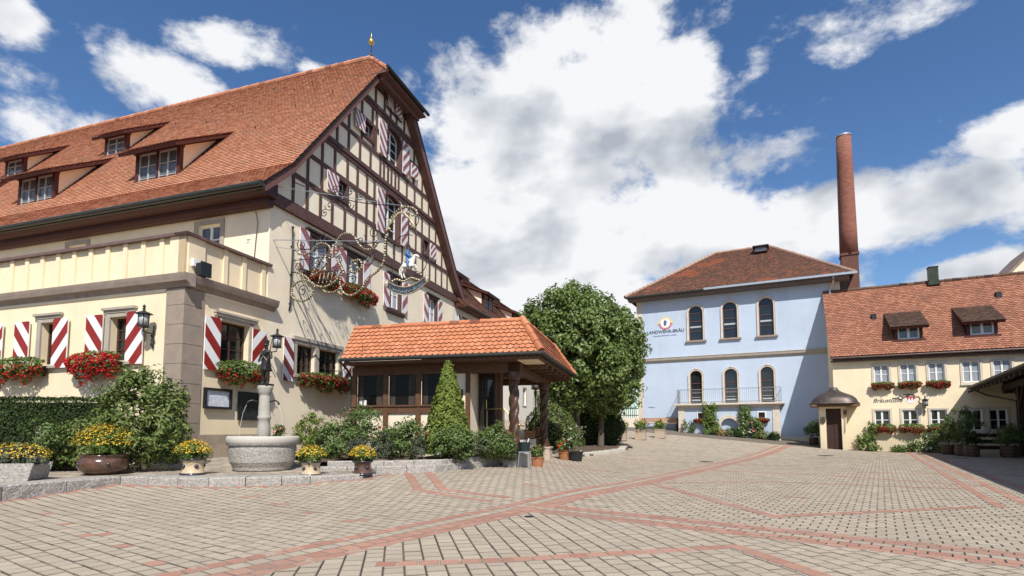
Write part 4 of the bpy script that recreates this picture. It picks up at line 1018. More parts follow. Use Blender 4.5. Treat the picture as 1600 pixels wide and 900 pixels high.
tiles(t,BF(BL0-ov,rb,ez),-BF.n,Sd3,[(-6.72,0),(6.72,0),(.05,Sd3.length),(-.05,Sd3.length)],w=.25,e=.22,seed=43)
t.build('roof_tiles',TILEB,ro)
t=MB(); caps(t,E_[0]+Vector((0,0,.04)),RL,.12,.4,7); caps(t,E_[1]+Vector((0,0,.04)),RR,.12,.4,8); caps(t,RL,RR,.13,.4,9); t.build('ridge_tiles',mat('pale_ridge_mortar',(.42,.27,.2),.9,.4,6),ro)
m=MB(); m.box(BF,BL0-.5,BR0+.5,.0,.66,11.22,11.46); m.box(BF,BR0,BR0+.6,-3,.0,11.22,11.46); m.build('eaves_board',mat('grey_brown_board',(.16,.12,.10),.8,.2,5),brew)
m=MB(); m.box(BF,BL0-ov,-8.0,ov+.0,ov+.13,11.44,11.56); m.build('gutter',GUTD,brew)
m=MB(); m.box(BF,-7.99,BR0+ov+.22,ov+.0,ov+.15,11.45,11.60); m.tube([BF(.15,ov,11.45),BF(.15,.45,11.1),BF(-.05,.12,10.7),BF(-.05,.12,9.3)],.06,8); m.build('zinc_gutter',ZINC,brew)
m=MB(); m.tube([BF(-.05,.12,9.3),BF(-.05,.12,.3)],.05,8); m.build('downpipe',COPPERC,brew)
m=MB(); g=BF.at(-4.3,-4.75,15.15+.15); m.box(g,-.5,.5,-.5,.35,0,.42,0); m.box(g,-.58,.58,-.6,.5,.42,.5); o=m.build('roof_hatch',DTIMB,ro); m=MB(); m.quad(g(-.38,.355,.06),g(.38,.355,.06),g(.38,.355,.36),g(-.38,.355,.36)); m.build('pane',GLASSB,o)
# balcony base
TF=BF; b1=1.2
m=MB(); ah=[(-8.62,-8.18,1.98,2.48),(-3.92+.0,-3.55+.12,1.98,2.48)]
ah=[(-8.55,-8.15,2.0,2.5),(-4.62,-4.22,2.0,2.5),(-7.02,-5.95,.1,2.12,.95)]
wall(m,BF,[(-9.45,-.2),(-3.75,-.2),(-3.75,3.0),(-9.45,3.0)],ah,.3,b=b1); m.box(BF,-9.85,-9.83,.02,b1-.06,-.2,2.99); m.box(BF,-3.37,-3.35,.02,b1-.06,-.2,2.99)
m.quad(BF(-7.1,b1-.3,.1),BF(-5.9,b1-.3,.1),BF(-5.9,b1-.3,2.2),BF(-7.1,b1-.3,2.2))
pb=m.build('balcony_base',BLUE,brew)
for a in (-9.9,-3.75): m=MB(); m.box(BF,a,a+.45,b1-.1,b1+.05,-.2,3.0); m.build('pilaster',BEIGE,pb)
m=MB(); ring(m,BF,-7.02,-5.95,.1,2.12,.24,b1+.002,b1+.06,0,.95,False); m.build('arch_surround',BEIGE,pb)
m=MB(); m.box(BF,-10.2,-3.0,.03,b1+.34,3.06,3.18); m.box(BF,-10.02,-3.18,.03,b1+.2,2.96,3.06); m.box(BF,-9.9,-3.3,.03,b1+.1,2.86,2.96); m.build('balcony_slab',BEIGE,pb)
for h in ah[:2]:
    m=MB(); m.box(BF,h[0],h[1],b1-.22,b1-.18,h[2],h[3]); o=m.build('window',mat('brown_window_frame',(.1,.05,.04)),pb); q=MB(); ring(q,BF,h[0],h[1],h[2],h[3],.07,b1+.002,b1+.04); q.build('window_surround',WHITE,o)
m=MB()
zr=4.18
for a in frange(-9.95,-3.2,52): m.tube([BF(a,b1+.2,3.18),BF(a,b1+.2,zr)],.009,4)
for b in frange(.1,b1+.1,9)[:-1]:
    m.tube([BF(-9.95,b,3.18),BF(-9.95,b,zr)],.009,4); m.tube([BF(-3.2,b,3.18),BF(-3.2,b,zr)],.009,4)
for z in (zr,3.28): m.tube([BF(-9.95,.05,z),BF(-9.95,b1+.2,z),BF(-3.2,b1+.2,z),BF(-3.2,.05,z)],.02,6)
m.build('balcony_railing',STEEL,pb)
# lettering on the facade
DARKP=mat('dark_grey_lettering',(.06,.07,.10),.8,.05,5); BLUEL=mat('blue_lettering',(.08,.11,.25),.8,.05,5)
text('brewery_lettering','LANDWEHR-BRÄU',.40,BF,-12.33,8.66,.006,DARKP,brew,width=2.78,bold=.010)
text('brewery_tagline','Fränkische Bierkultur erleben',.2,BF,-11.85,8.42,.006,BLUEL,brew,width=1.75)
text('house_name_lettering','Sudhaus',.2,BF,-12.32,2.98,.006,DARKP,brew,width=.48)
em=MB(); cx,cz=-10.92,9.42
def disc(m,r,b0,b1,mi,n=32,a0=0,a1=2*math.pi,ri=0):
    for k in range(n):
        t0=a0+(a1-a0)*k/n; t1=a0+(a1-a0)*(k+1)/n
        m.prism(BF,[(cx+ri*math.cos(t0),cz+ri*math.sin(t0)),(cx+r*math.cos(t0),cz+r*math.sin(t0)),(cx+r*math.cos(t1),cz+r*math.sin(t1)),(cx+ri*math.cos(t1),cz+ri*math.sin(t1))],b0,b1,mi)
disc(em,.50,.004,.012,0,24,0,math.pi,.34); disc(em,.50,.004,.012,1,24,math.pi,2*math.pi,.34); disc(em,.36,.004,.014,2)
em.box(BF,cx-.60,cx-.44,.013,.02,cz-.06,cz+.10,0); em.box(BF,cx+.44,cx+.60,.013,.02,cz-.06,cz+.10,0)
em.prism(BF,[(cx-.10,cz-.20),(cx+.06,cz-.20),(cx+.09,cz+.04),(cx+.20,cz+.10),(cx+.04,cz+.12),(cx+.03,cz+.24),(cx-.05,cz+.24),(cx-.13,cz+.08)],.015,.02,3)
for k in range(9):
    t=math.pi*(1.12+.76*k/8); em.box(BF,cx+.42*math.cos(t)-.025,cx+.42*math.cos(t)+.025,.013,.017,cz+.42*math.sin(t)-.03,cz+.42*math.sin(t)+.03,2)
em.build('brewery_emblem',[mat('emblem_gold',(.68,.55,.30),.7,.1,5),mat('emblem_red',(.45,.05,.06),.7,.1,5),WHITE,BLUEL],brew)
# ================================================================ CHIMNEY STACK
ch=thing('brick_chimney','tall round red brick factory chimney on a square brick base behind the blue building','chimney',tuple(BF(2.2,-10.7,0)))
BRK=bpy.data.materials.new('chimney_brick'); BRK.use_nodes=True; t=BRK.node_tree; b=t.nodes['Principled BSDF']; b.inputs['Roughness'].default_value=.9
co=t.nodes.new('ShaderNodeTexCoord'); sp=t.nodes.new('ShaderNodeSeparateXYZ'); t.links.new(co.outputs['Object'],sp.inputs[0])
at=t.nodes.new('ShaderNodeMath'); at.operation='ARCTAN2'; t.links.new(sp.outputs[1],at.inputs[0]); t.links.new(sp.outputs[0],at.inputs[1])
cb=t.nodes.new('ShaderNodeCombineXYZ'); t.links.new(at.outputs[0],cb.inputs[0]); t.links.new(sp.outputs[2],cb.inputs[1])
bt=t.nodes.new('ShaderNodeTexBrick'); t.links.new(cb.outputs[0],bt.inputs['Vector']); bt.inputs['Scale'].default_value=1; bt.inputs['Brick Width'].default_value=.42; bt.inputs['Row Height'].default_value=.09; bt.inputs['Mortar Size'].default_value=.014
bt.inputs['Color1'].default_value=(.33,.105,.062,1); bt.inputs['Color2'].default_value=(.20,.065,.042,1); bt.inputs['Mortar'].default_value=(.16,.09,.07,1)
t.links.new(bt.outputs[0],b.inputs['Base Color'])
c=BF(2.2,-10.7,0); m=MB(); m.lathe((c.x,c.y,0),[(.68,15.8),(.655,18),(.625,21),(.585,24),(.56,26.1)],40); m.build('shaft',BRK,ch,smooth=True)
m=MB(); m.lathe((c.x,c.y,26.05),[(.585,.1),(.585,.22),(.50,.24),(.49,.05)],40); m.build('cap_ring',ZINC,ch)
m=MB(); f=BF.at(2.2,-10.7,0); m.box(f,-.60,.60,-.60,.60,5,15.75); m.box(f,-.67,.67,-.67,.67,15.75,15.95)
for k in range(60):
    z=5+k*.18
m.build('chimney_base',vmat('rough_brick',[(0,(.15,.07,.05)),(1,(.3,.13,.09))],.95,patch=(.12,.06,.05),psc=6,bump=1.0,bsc=9),ch)
# ================================================================ YELLOW TAVERN
YF=BF.at(0,4.0,0); YA=-.34; YB=16.
tav=thing('tavern_building','low yellow tavern building with red tiled roof joined to the blue building','building',tuple(YF(6,-4,0)))
uw=[(1.72,2.46,3.98,5.08),(3.0,3.73,3.98,5.08),(4.31,5.03,3.98,5.08),(5.82,6.58,3.92,5.08),(7.14,7.90,3.92,5.08),(9.5,10.25,3.92,5.08)]
lw=[(1.66,2.40,1.32,2.44),(2.99,3.72,1.32,2.44),(4.29,5.02,1.32,2.44),(5.77,6.55,1.28,2.42),(6.84,7.60,1.28,2.42),(9.5,10.25,1.3,2.4)]
m=MB(); wall(m,YF,[(YA,-.8),(YB,-.8),(YB,5.5),(YA,5.5)],uw+lw,.2)
m.quad(YF(YA,0,-.8),YF(YA,-8,-.8),YF(YA,-8,5.5),YF(YA,0,5.5)); m.add([YF(YA,0,5.5),YF(YA,-4,10.1),YF(YA,-8,5.5)],[(0,1,2)]); m.quad(YF(YB,0,-.8),YF(YB,-8,-.8),YF(YB,-8,5.5),YF(YB,0,5.5)); m.add([YF(YB,0,5.5),YF(YB,-4,10.1),YF(YB,-8,5.5)],[(0,1,2)])
m.build('wall',YEL,tav)
for k,h in enumerate(uw+lw):
    w=window(tav,YF,*h,-.12,WHITE,GLASSB if k<6 else GLASS,2,2,.06,.03,curtain=k<6)
    q=MB(); ring(q,YF,*h,.11,.002,.035); q.box(YF,h[0]-.12,h[1]+.12,.003,.09,h[2]-.17,h[2]-.11); q.build('window_surround',BEIGE,w)
YS=(10.53-5.66)/4.35; yr=lambda s:5.66+YS*(s+.35)
m=MB(); m.slab([YF(YA-.12,.35,yr(-.35)),YF(YB+.2,.35,yr(-.35)),YF(YB+.2,-4,10.53),YF(YA-.12,-4,10.53)],.14); m.slab([YF(YA-.12,-8.35,yr(-.35)),YF(YB+.2,-8.35,yr(-.35)),YF(YB+.2,-4,10.53),YF(YA-.12,-4,10.53)],.14)
ro=m.build('roof',TBASE,tav); t=MB(); Sd=YF(0,-4,10.53)-YF(0,.35,yr(-.35)); L=Sd.length
YD=[(3.55,1.35,.40),(6.88,1.35,.40)]
hl_=[[(a-w/2,(.75)*L/4.35),(a+w/2,(.75)*L/4.35),(a+w/2,(2.3)*L/4.35),(a-w/2,2.3*L/4.35)] for a,w,_ in YD]
tiles(t,YF(0,.35,yr(-.35)),YF.r,Sd,[(YA-.14,-.02),(YB+.2,-.02),(YB+.2,L),(YA-.14,L)],hl_,w=.19,e=.165,seed=51); t.build('roof_tiles',TILEY,ro)
t=MB(); caps(t,YF(YA-.1,-4,10.56),YF(YB+.2,-4,10.56),.11,.38,12); t.build('ridge_tiles',TILEM,ro)
m=MB(); m.box(YF,YA-.1,YB,.0,.30,5.36,5.44); m.tube([YF(YA-.14,.40,5.56),YF(YB,.40,5.56)],.06,8); m.build('gutter',mat('brown_gutter',(.09,.055,.045),.5,.2,4),tav)
for a,w,s in YD: dormer(tav,YF,a,w,s,6.56,.72,yr,TILEM,.54,s-.50,cheekm=DTIMB,cols=2,over=.22,fw=.075,single=True,wfm=WHITE,glass=GLASSB)
m=MB(); f=YF.at(5.55,-3.9,10.3); m.box(f,-.24,.24,-.24,.24,0,1.12); m.box(f,-.30,.30,-.3,.3,0,.22); m.box(f,-.27,.27,-.27,.27,1.12,1.17); m.build('metal_chimney',mat('dark_green_metal',(.055,.062,.045),.4,.3,4,metal=.4),ro)
for a,s in ((2.1,2.0),(8.3,2.75)):
    m=MB(); p=YF(a,-s,yr(s)+.02); f=Fr(p,YF.r,YF.n); m.side(f,[(.22,-.2),(.22,.05),(0,.16),(-.12,.14)],-.13,.13); m.build('roof_vent',IRON,ro)
# lettering and crest
text('tavern_lettering','Bräustüble',.36,YF,1.62,2.90,.006,DARKP,tav,shear=.35,width=1.42,bold=.004)
m=MB(); sx_,sz_=3.42,3.02
m.prism(YF,[(sx_-.20,sz_+.16),(sx_-.22,sz_-.02),(sx_-.12,sz_-.18),(sx_,sz_-.22),(sx_+.12,sz_-.18),(sx_+.22,sz_-.02),(sx_+.20,sz_+.16)],.004,.012,1)
for k in range(3):
    x=sx_-.2+k*.135; m.prism(YF,[(x,sz_+.16),(x+.125,sz_+.16),(x+.062,sz_-.06)],.012,.018,0)
m.box(YF,sx_-.2,sx_+.2,.012,.017,sz_+.13,sz_+.2,0)
for pts_ in ([(2.55,3.12),(2.8,3.14),(2.95,3.26),(3.1,3.16),(3.25,3.24),(3.45,3.32),(3.65,3.22)],[(3.0,3.2),(3.1,3.3),(3.3,3.33),(3.5,3.30)],[(3.6,3.1),(3.75,3.2),(3.85,3.05),(3.78,2.92),(3.86,2.82)],[(2.8,3.14),(2.9,3.06),(3.05,3.1),(3.15,3.2)]):
    m.tube([YF(a,.012,z) for a,z in smooth_path([(a,z,0) for a,z in pts_],4) for a,z in [(a,z)]] if False else [YF(v.x,.012,v.y) for v in smooth_path([(a,z,0) for a,z in pts_],4)],.022,5,2)
m.build('tavern_crest',[mat('emblem_red',(.45,.05,.06)),WHITE,DARKP],tav)
# domed door porch
m=MB(); dh=[(-.86,-.08,.1,2.56)]; f=YF.at(0,1.05,0)
wall(m,f,[(-1.18,-.3),(.16,-.3),(.16,2.74),(-1.18,2.74)],dh,.35); m.quad(f(-1.18,0,-.3),f(-1.18,-1.05,-.3),f(-1.18,-1.05,2.74),f(-1.18,0,2.74)); m.quad(f(.16,0,-.3),f(.16,-1.05,-.3),f(.16,-1.05,2.74),f(.16,0,2.74)); m.box(f,-1.16,.14,-1.05,-.01,2.70,2.74)
dp=m.build('door_porch',YEL,tav)
m=MB(); m.box(f,-.86,-.08,-.32,-.27,.1,2.56); m.box(f,-.84,-.49,-.27,-.25,.2,2.45); m.box(f,-.45,-.10,-.27,-.25,.2,2.45); m.build('door',DTIMB,dp)
m=MB()
prof=[(1.20,0),(1.22,.06),(1.14,.10),(1.12,.16),(1.05,.32),(.90,.48),(.68,.60),(.46,.70),(.30,.80),(.22,.90),(.19,.98),(.16,1.0),(.01,1.01)]
c=f(-.40,-.35,2.80); ang=math.atan2(BF.r.y,BF.r.x)
vs=[];fs=[];seg=40
for j,(r,z) in enumerate(prof):
    for k in range(seg):
        th=2*math.pi*k/seg; a=math.cos(th); b_=math.sin(th)
        # rounded square plan
        q=(abs(a)**3.2+abs(b_)**3.2)**(-1/3.2); mixq=1+(q-1)*min(1,r/1.0)
        vs.append(c+BF.r*(a*mixq*r*1.06)+BF.n*(b_*mixq*r*.82)+Vector((0,0,z)))
for j in range(len(prof)-1):
    for k in range(seg): q=(k+1)%seg; fs.append((j*seg+k,j*seg+q,(j+1)*seg+q,(j+1)*seg+k))
m.add(vs,fs); m.build('dome_roof',COPPER,dp,smooth=True)
m=MB(); m.box(f,-1.62,.82,-1.02,.46,2.66,2.79); m.build('dome_beam',mat('weathered_beam',(.17,.09,.05),.8,.3,6),dp)
# hanging broom and round sign beside the tavern door
q=MB(); q.tube([f(.06,.06,1.15),f(.10,.08,2.15)],.018,6); q.prism(f,[(.03,2.10),(.15,2.10),(.20,2.45),(.02,2.45)],.04,.12); tag(q.build('broom',mat('brown_broom',(.14,.08,.04),.9,.3,20)),'brown besom broom hung on the yellow wall right of the dark tavern door','broom')
q=MB(); vs=[f(-1.03+.15*math.cos(t),.02,1.86+.19*math.sin(t)) for t in frange(0,2*math.pi,20)[:-1]]; vs2=[v+BF.n*.04 for v in vs]; q.add(vs+vs2,[tuple(range(19)),tuple(range(19,38))]+[(i,(i+1)%19,19+(i+1)%19,19+i) for i in range(19)]); tag(q.build('round_sign',mat('dark_bronze_sign',(.08,.055,.035),.5,.3,6)),'dark oval sign on the wall left of the tavern door','sign')
# ================================================================ CARPORT on the right
cp=thing('timber_shelter','dark open timber shelter with low roof at the right edge of the courtyard','shelter',(21,19,0))
Ca=Vector((25.0,29.4,0)); Cb=Vector((10.4,6.8,0)); cd=(Cb-Ca).normalized(); cn=Vector((-cd.y,cd.x,0))
if cn.x<0: cn=-cn
KF=Fr(Ca,cd,-cn)       # a toward the camera along the eave, b toward the courtyard
LK=(Cb-Ca).length
kz=3.65
m=MB(); m.slab([KF(-.3,.0,kz),KF(LK,.0,kz),KF(LK,-9,kz+3.6),KF(-.3,-9,kz+3.6)],.10); m.box(KF,-.34,LK,.0,.09,kz-.12,kz+.04)
ro=m.build('roof',DTIMB,cp)
t=MB(); Sd=KF(0,-9,kz+3.6)-KF(0,0,kz); tiles(t,KF(0,.0,kz+.01),-KF.r,Sd,[(-LK,0),(.3,0),(.3,9.6),(-LK,9.6)],w=.5,e=.4,seed=61,lift=.05); t.build('roof_tiles',vmat('near_black_tiles',[(0,(.012,.010,.009)),(.5,(.030,.023,.020)),(1,(.05,.036,.03))],.95),ro)  # every shelter tile kept in near-black tones
m=MB()
a=0.1
while a<LK: m.side(KF,[(.25,kz-.24),(.25,kz-.36),(-9,kz+3.3),(-9,kz+3.45)],a,a+.14); a+=.9
m.build('rafters',DTIMB,cp)
m=MB(); m.box(KF,0,LK,-1.35,-1.15,kz-.28,kz+.02); m.box(KF,.02,.22,-9,-1.2,kz-.42,kz-.22); m.prism(Fr(KF(.1,0,0),-KF.n,KF.r),[(1.2,kz-.22),(9,kz-.22),(9,kz+3.3),(1.2,kz+.2)],-.02,.02); m.build('purlin',DTIMB,cp)
for k,a in enumerate((3.4,9.0,14.6,20.2)):
    p=KF(a,-1.25,0); g=gz(p.x,p.y); m=MB(); m.box(KF,a-.1,a+.1,-1.35,-1.151,g-.1,kz-.28)
    for s_ in (-1,1): m.side(KF,[(0,0),(0,0),(0,0)],0,0) if False else m.prism(Fr(KF(a,-1.25,0),KF.r,KF.n),[(s_*.1,kz-1.1),(s_*.8,kz-.28),(s_*.95,kz-.28),(s_*.1,kz-1.28)],-.06,.06)
    m.build('post',DTIMB,cp)
g=MB(); g.tube([KF(-.34,.14,kz-.02),KF(LK,.14,kz-.02)],.07,8); g.tube([KF(-.3,.12,kz-.05),KF(.3,-.5,kz-.5),KF(3.2,-1.15,kz-.95),KF(3.25,-1.15,0)],.045,8); g.build('gutter',GUTD,cp)
m=MB(); m.box(KF,-.2,LK,-9.1,-9.0,-.3,kz+3.4); m.box(KF,6,6.2,-9,-3.2,-.3,kz+1.0); m.build('back_wall',mat('dark_board_wall',(.06,.035,.025),.9,.3,3),cp)
# distant house gable at the right edge
dh_=thing('distant_house','pale plastered house gable just showing above the tavern roof at the right','house',tuple(BF(17,-16,0)))
g=BF.at(10.9,-14,0); m=MB(); m.prism(g,[(0,0),(10,0),(10,11.2),(5,16.6),(0,11.2)],-8,0); m.build('wall',CREAM2,dh_)
m=MB(); m.slab([g(-.3,.15,10.9),g(-.3,-8.4,10.9),g(5,-8.4,16.75),g(5,.15,16.75)],.12); m.slab([g(10.3,.15,10.9),g(10.3,-8.4,10.9),g(5,-8.4,16.75),g(5,.15,16.75)],.12); m.build('roof',mat('pale_verge_roof',(.34,.24,.19),.9,.3,3),dh_)
# ================================================================ foliage tools
NR=np.random.default_rng(11)
def leafcol(name,dk,md,lt,trans=.22,rough=.5,spec=.35):
    return vmat(name,[(0,dk),(.5,md),(1,lt)],rough,trans,spec)
L_TREE=leafcol('tree_leaves',(.065,.10,.016),(.135,.195,.042),(.30,.36,.15),.30,.42,.45)
L_BUSH=leafcol('bush_leaves',(.06,.09,.018),(.13,.18,.045),(.27,.31,.11))
L_HEDGE=leafcol('hedge_leaves',(.016,.030,.008),(.030,.054,.012),(.060,.095,.022),.12,.6,.2)
L_ROSE=leafcol('rose_leaves',(.05,.085,.02),(.10,.155,.038),(.21,.27,.09),.22,.45,.4)
L_LIME=leafcol('conifer_sprays',(.08,.12,.016),(.155,.21,.030),(.26,.31,.06),.25,.6)
L_GREY=leafcol('lavender_leaves',(.075,.09,.055),(.12,.14,.085),(.19,.21,.14),.15,.7)
L_GER=leafcol('geranium_leaves',(.055,.10,.018),(.11,.175,.035),(.19,.26,.06),.25)
F_RED=vmat('red_blossoms',[(0,(.30,.008,.010)),(.5,(.52,.018,.018)),(1,(.68,.055,.035))],.6,.2)
F_DRED=vmat('dark_red_blossoms',[(0,(.16,.010,.012)),(.5,(.30,.018,.020)),(1,(.45,.07,.03))],.6,.2)
F_YEL=vmat('yellow_blossoms',[(0,(.52,.30,.015)),(.5,(.72,.47,.03)),(1,(.80,.62,.10))],.6,.25)
F_PINK=vmat('pink_blossoms',[(0,(.55,.06,.12)),(.5,(.65,.25,.25)),(1,(.8,.6,.55))],.6,.2)
F_WHITE=vmat('white_blossoms',[(0,(.6,.6,.52)),(1,(.8,.8,.75))],.6,.2)
L_DRY=leafcol('dry_grass',(.20,.13,.05),(.34,.24,.10),(.46,.36,.18),.2,.8)
def leafobj(name,P,N,size,m,parent=None,asp=.5,V=None,up=.35,rnd=.9,fold=.12,sizev=.35,long_=1.0):
    P=np.asarray(P,float); N=np.asarray(N,float); n=len(P)
    d=N+NR.normal(0,rnd,(n,3))*.55+np.array([0,0,up]); d/=np.linalg.norm(d,axis=1)[:,None]+1e-9
    t=NR.normal(0,1,(n,3)); t-=d*(t*d).sum(1)[:,None]; t/=np.linalg.norm(t,axis=1)[:,None]+1e-9
    s=np.cross(d,t); L=size*(1+NR.uniform(-sizev,sizev,n))[:,None]; Wd=L*asp
    L=L*long_
    a=P-t*L*.5; b=P+s*Wd*.5-d*L*fold*.0+t*L*.02; c=P+t*L*.5-d*L*fold; e=P-s*Wd*.5+t*L*.02
    b=b+d*L*fold*.6; e=e+d*L*fold*.6
    vs=np.stack([a,b,c,e],1).reshape(-1,3)-np.array(woff(parent) if parent else (0,0,0))
    me=bpy.data.meshes.new(name); me.vertices.add(4*n); me.vertices.foreach_set('co',vs.ravel())
    # two triangles per leaf so it is creased along the midrib
    idx=np.arange(n)[:,None]*4+np.array([0,1,2,0,2,3])[None,:]
    me.loops.add(6*n); me.loops.foreach_set('vertex_index',idx.ravel().astype(np.int32))
    me.polygons.add(2*n); me.polygons.foreach_set('loop_start',np.arange(2*n,dtype=np.int32)*3)
    me.update(calc_edges=True); me.materials.append(m)
    if V is None: V=NR.random(n)
    at=me.attributes.new('v','FLOAT','FACE'); at.data.foreach_set('value',np.repeat(np.clip(V,0,1),2).astype(np.float32))
    o=bpy.data.objects.new(name,me); COL.objects.link(o); o.parent=parent; return o
def crown_pts(c,rad,n,ncl,clr,shell=.72,zmin=-1.,power=2.,squash=1.,jitter=.12,solid=.12):
    """leaf clumps spread over (and inside) a lumpy ellipsoid"""
    c=np.array(c,float); rad=np.array(rad,float)
    d=NR.normal(0,1,(ncl*3,3)); d/=np.linalg.norm(d,axis=1)[:,None]; d=d[d[:,2]>zmin][:ncl]; k=len(d)
    rr=NR.uniform(shell,1.0,k)+NR.normal(0,jitter,k)*.5; ins=NR.random(k)<solid; rr[ins]*=NR.uniform(.4,.8,ins.sum())
    cc=d*rr[:,None]*rad
    w=NR.integers(0,k,n); sz=NR.uniform(.6,1.3,k)*clr
    q=NR.normal(0,1,(n,3)); q/=np.linalg.norm(q,axis=1)[:,None]; q*=(NR.random(n)**(1/2.2))[:,None]
    P=c+cc[w]+q*sz[w][:,None]
    N=q*.8+d[w]*.6
    V=.22+.36*NR.random(n)+.30*NR.random(k)[w]-.12*(q[:,2]<-.2)*0
    return P,N,V
def skinmesh(name,verts,edges,radii,m,parent,sub=2,fr=None,root=0):
    me=bpy.data.meshes.new('s'); me.from_pydata([tuple(v) for v in verts],edges,[]); o=bpy.data.objects.new('s',me); COL.objects.link(o)
    md=o.modifiers.new('k','SKIN'); md.use_smooth_shade=True
    for i,r in enumerate(radii):
        sv=me.skin_vertices[0].data[i]; sv.radius=(r,r) if isinstance(r,(int,float)) else r; sv.use_root=(i==root)
    s=o.modifiers.new('u','SUBSURF'); s.levels=sub; s.render_levels=sub
    bpy.context.view_layer.update(); dg=bpy.context.evaluated_depsgraph_get(); me2=bpy.data.meshes.new_from_object(o.evaluated_get(dg))
    COL.objects.unlink(o); bpy.data.objects.remove(o)
    mb=MB(); 
    for v in me2.vertices:
        p=v.co; mb.v.append(tuple(fr(p.x,p.y,p.z)) if fr else tuple(p))
    mb.f=[tuple(p.vertices) for p in me2.polygons]; mb.m=[0]*len(mb.f); mb.c=[.5]*len(mb.f)
    return mb.build(name,m,parent,smooth=True)
def tree(name,label,base,h0,c,rad,n,m,ts=.13,group=None,clr=.42,ncl=150,leaf=.16,cat='tree',seed=0,limb=7):
    t=thing(name,label,cat,(base[0],base[1],base[2]),group)
    tk=MB(); rg=random.Random(seed); b=Vector(base); top=Vector((c[0],c[1],c[2]-rad[2]*.1))
    pts=[b+Vector((0,0,-.1)),b+Vector((.01,.0,.15)),b+Vector((.04,.02,h0*.5)),b+Vector((0,0,h0)),top]
    tk.tube(pts,[ts*1.5,ts*1.15,ts,ts*.85,ts*.35],10)
    for k in range(limb):
        a=2*math.pi*k/limb+rg.random(); st=b+Vector((0,0,h0*rg.uniform(.85,1.05))); en=Vector((c[0]+rad[0]*.7*math.cos(a),c[1]+rad[1]*.7*math.sin(a),c[2]+rad[2]*rg.uniform(-.4,.5)))
        mid=(st+en)/2+Vector((0,0,-.1)); tk.tube([st,mid,en],[ts*.55,ts*.35,ts*.12],7)
    tk.build('trunk',BARK,t,smooth=True)
    P,N,V=crown_pts(c,rad,n,ncl,clr); leafobj('crown',P,N,leaf,m,t,.62,V)
    return t
def shrub(name,label,c,rad,n,m,leaf=.07,group=None,cat='shrub',ncl=60,clr=.16,flow=None,nf=0,fs=.07,asp=.5,shell=.7,up=.35,solid=.3,parentthing=None,stems=True,long_=1.):
    z0=c[2]-rad[2]
    t=thing(name,label,cat,(c[0],c[1],z0),group) if parentthing is None else parentthing
    P,N,V=crown_pts(c,rad,n,ncl,clr,shell,-.95,solid=solid); k=P[:,2]>z0-.02; leafobj('foliage',P[k],N[k],leaf,m,t,asp,V[k],up,long_=long_)
    if stems:
        q=MB(); rg=random.Random(int(abs(c[0])*100))
        for i in range(6):
            a=rg.random()*6.28; q.tube([Vector((c[0]+.05*math.cos(a),c[1]+.05*math.sin(a),z0-.08)),Vector((c[0]+rad[0]*.45*math.cos(a),c[1]+rad[1]*.45*math.sin(a),c[2]+rad[2]*.4))],[.014,.006],5)
        q.build('stems',BARK,t)
    if flow:
        d=NR.normal(0,1,(nf*2,3)); d/=np.linalg.norm(d,axis=1)[:,None]; d=d[(d[:,2]>-.5)&(d[:,1]<.5)][:nf]
        C=np.array(c)+d*np.array(rad)*NR.uniform(.85,1.1,(len(d),1)); w=np.repeat(np.arange(len(d)),9)
        PP=C[w]+NR.normal(0,fs*.35,(len(w),3)); leafobj('blossoms',PP,d[w],fs*.8,flow,t,.9,NR.random(len(w)),.2)
    return t
def gnd(x,y): return gz(x,y)+.03
# ================================================================ trees
tree('shade_tree','broad round-crowned shade tree nearest the orange porch roof, with thick grey trunk',(3.0,25.6,gnd(3,25.6)),2.35,(2.85,25.5,5.25),(2.5,2.3,2.9),44000,L_TREE,.17,'round-crowned trees beside the porch',clr=.42,ncl=360,leaf=.165,seed=1)
tree('shade_tree','round-crowned shade tree standing closer to the blue brewery, with slimmer trunk',(4.25,26.2,gnd(4.2,26.2)),2.2,(4.32,26.3,4.65),(2.08,2.2,2.75),40000,L_TREE,.14,'round-crowned trees beside the porch',clr=.42,ncl=340,leaf=.165,seed=2)
# background greenery beyond the terrace
for k,(x,y,z,r,h,lb) in enumerate([(6.2,47,4.0,2.2,2.6,'light green tree far behind the white parasol'),(3.6,50,4.3,2.6,2.4,'far green tree seen under the left crown of the shade trees'),(9.0,56,4.6,2.6,2.8,'tall far tree touching the left corner of the brewery')]):
    tree('garden_tree',lb,(x,y,gnd(x,y)),1.4,(x,y,z),(r,r,h*.8),5200,L_BUSH,.14,'trees far behind the terrace',clr=.5,ncl=90,leaf=.26,seed=5+k)
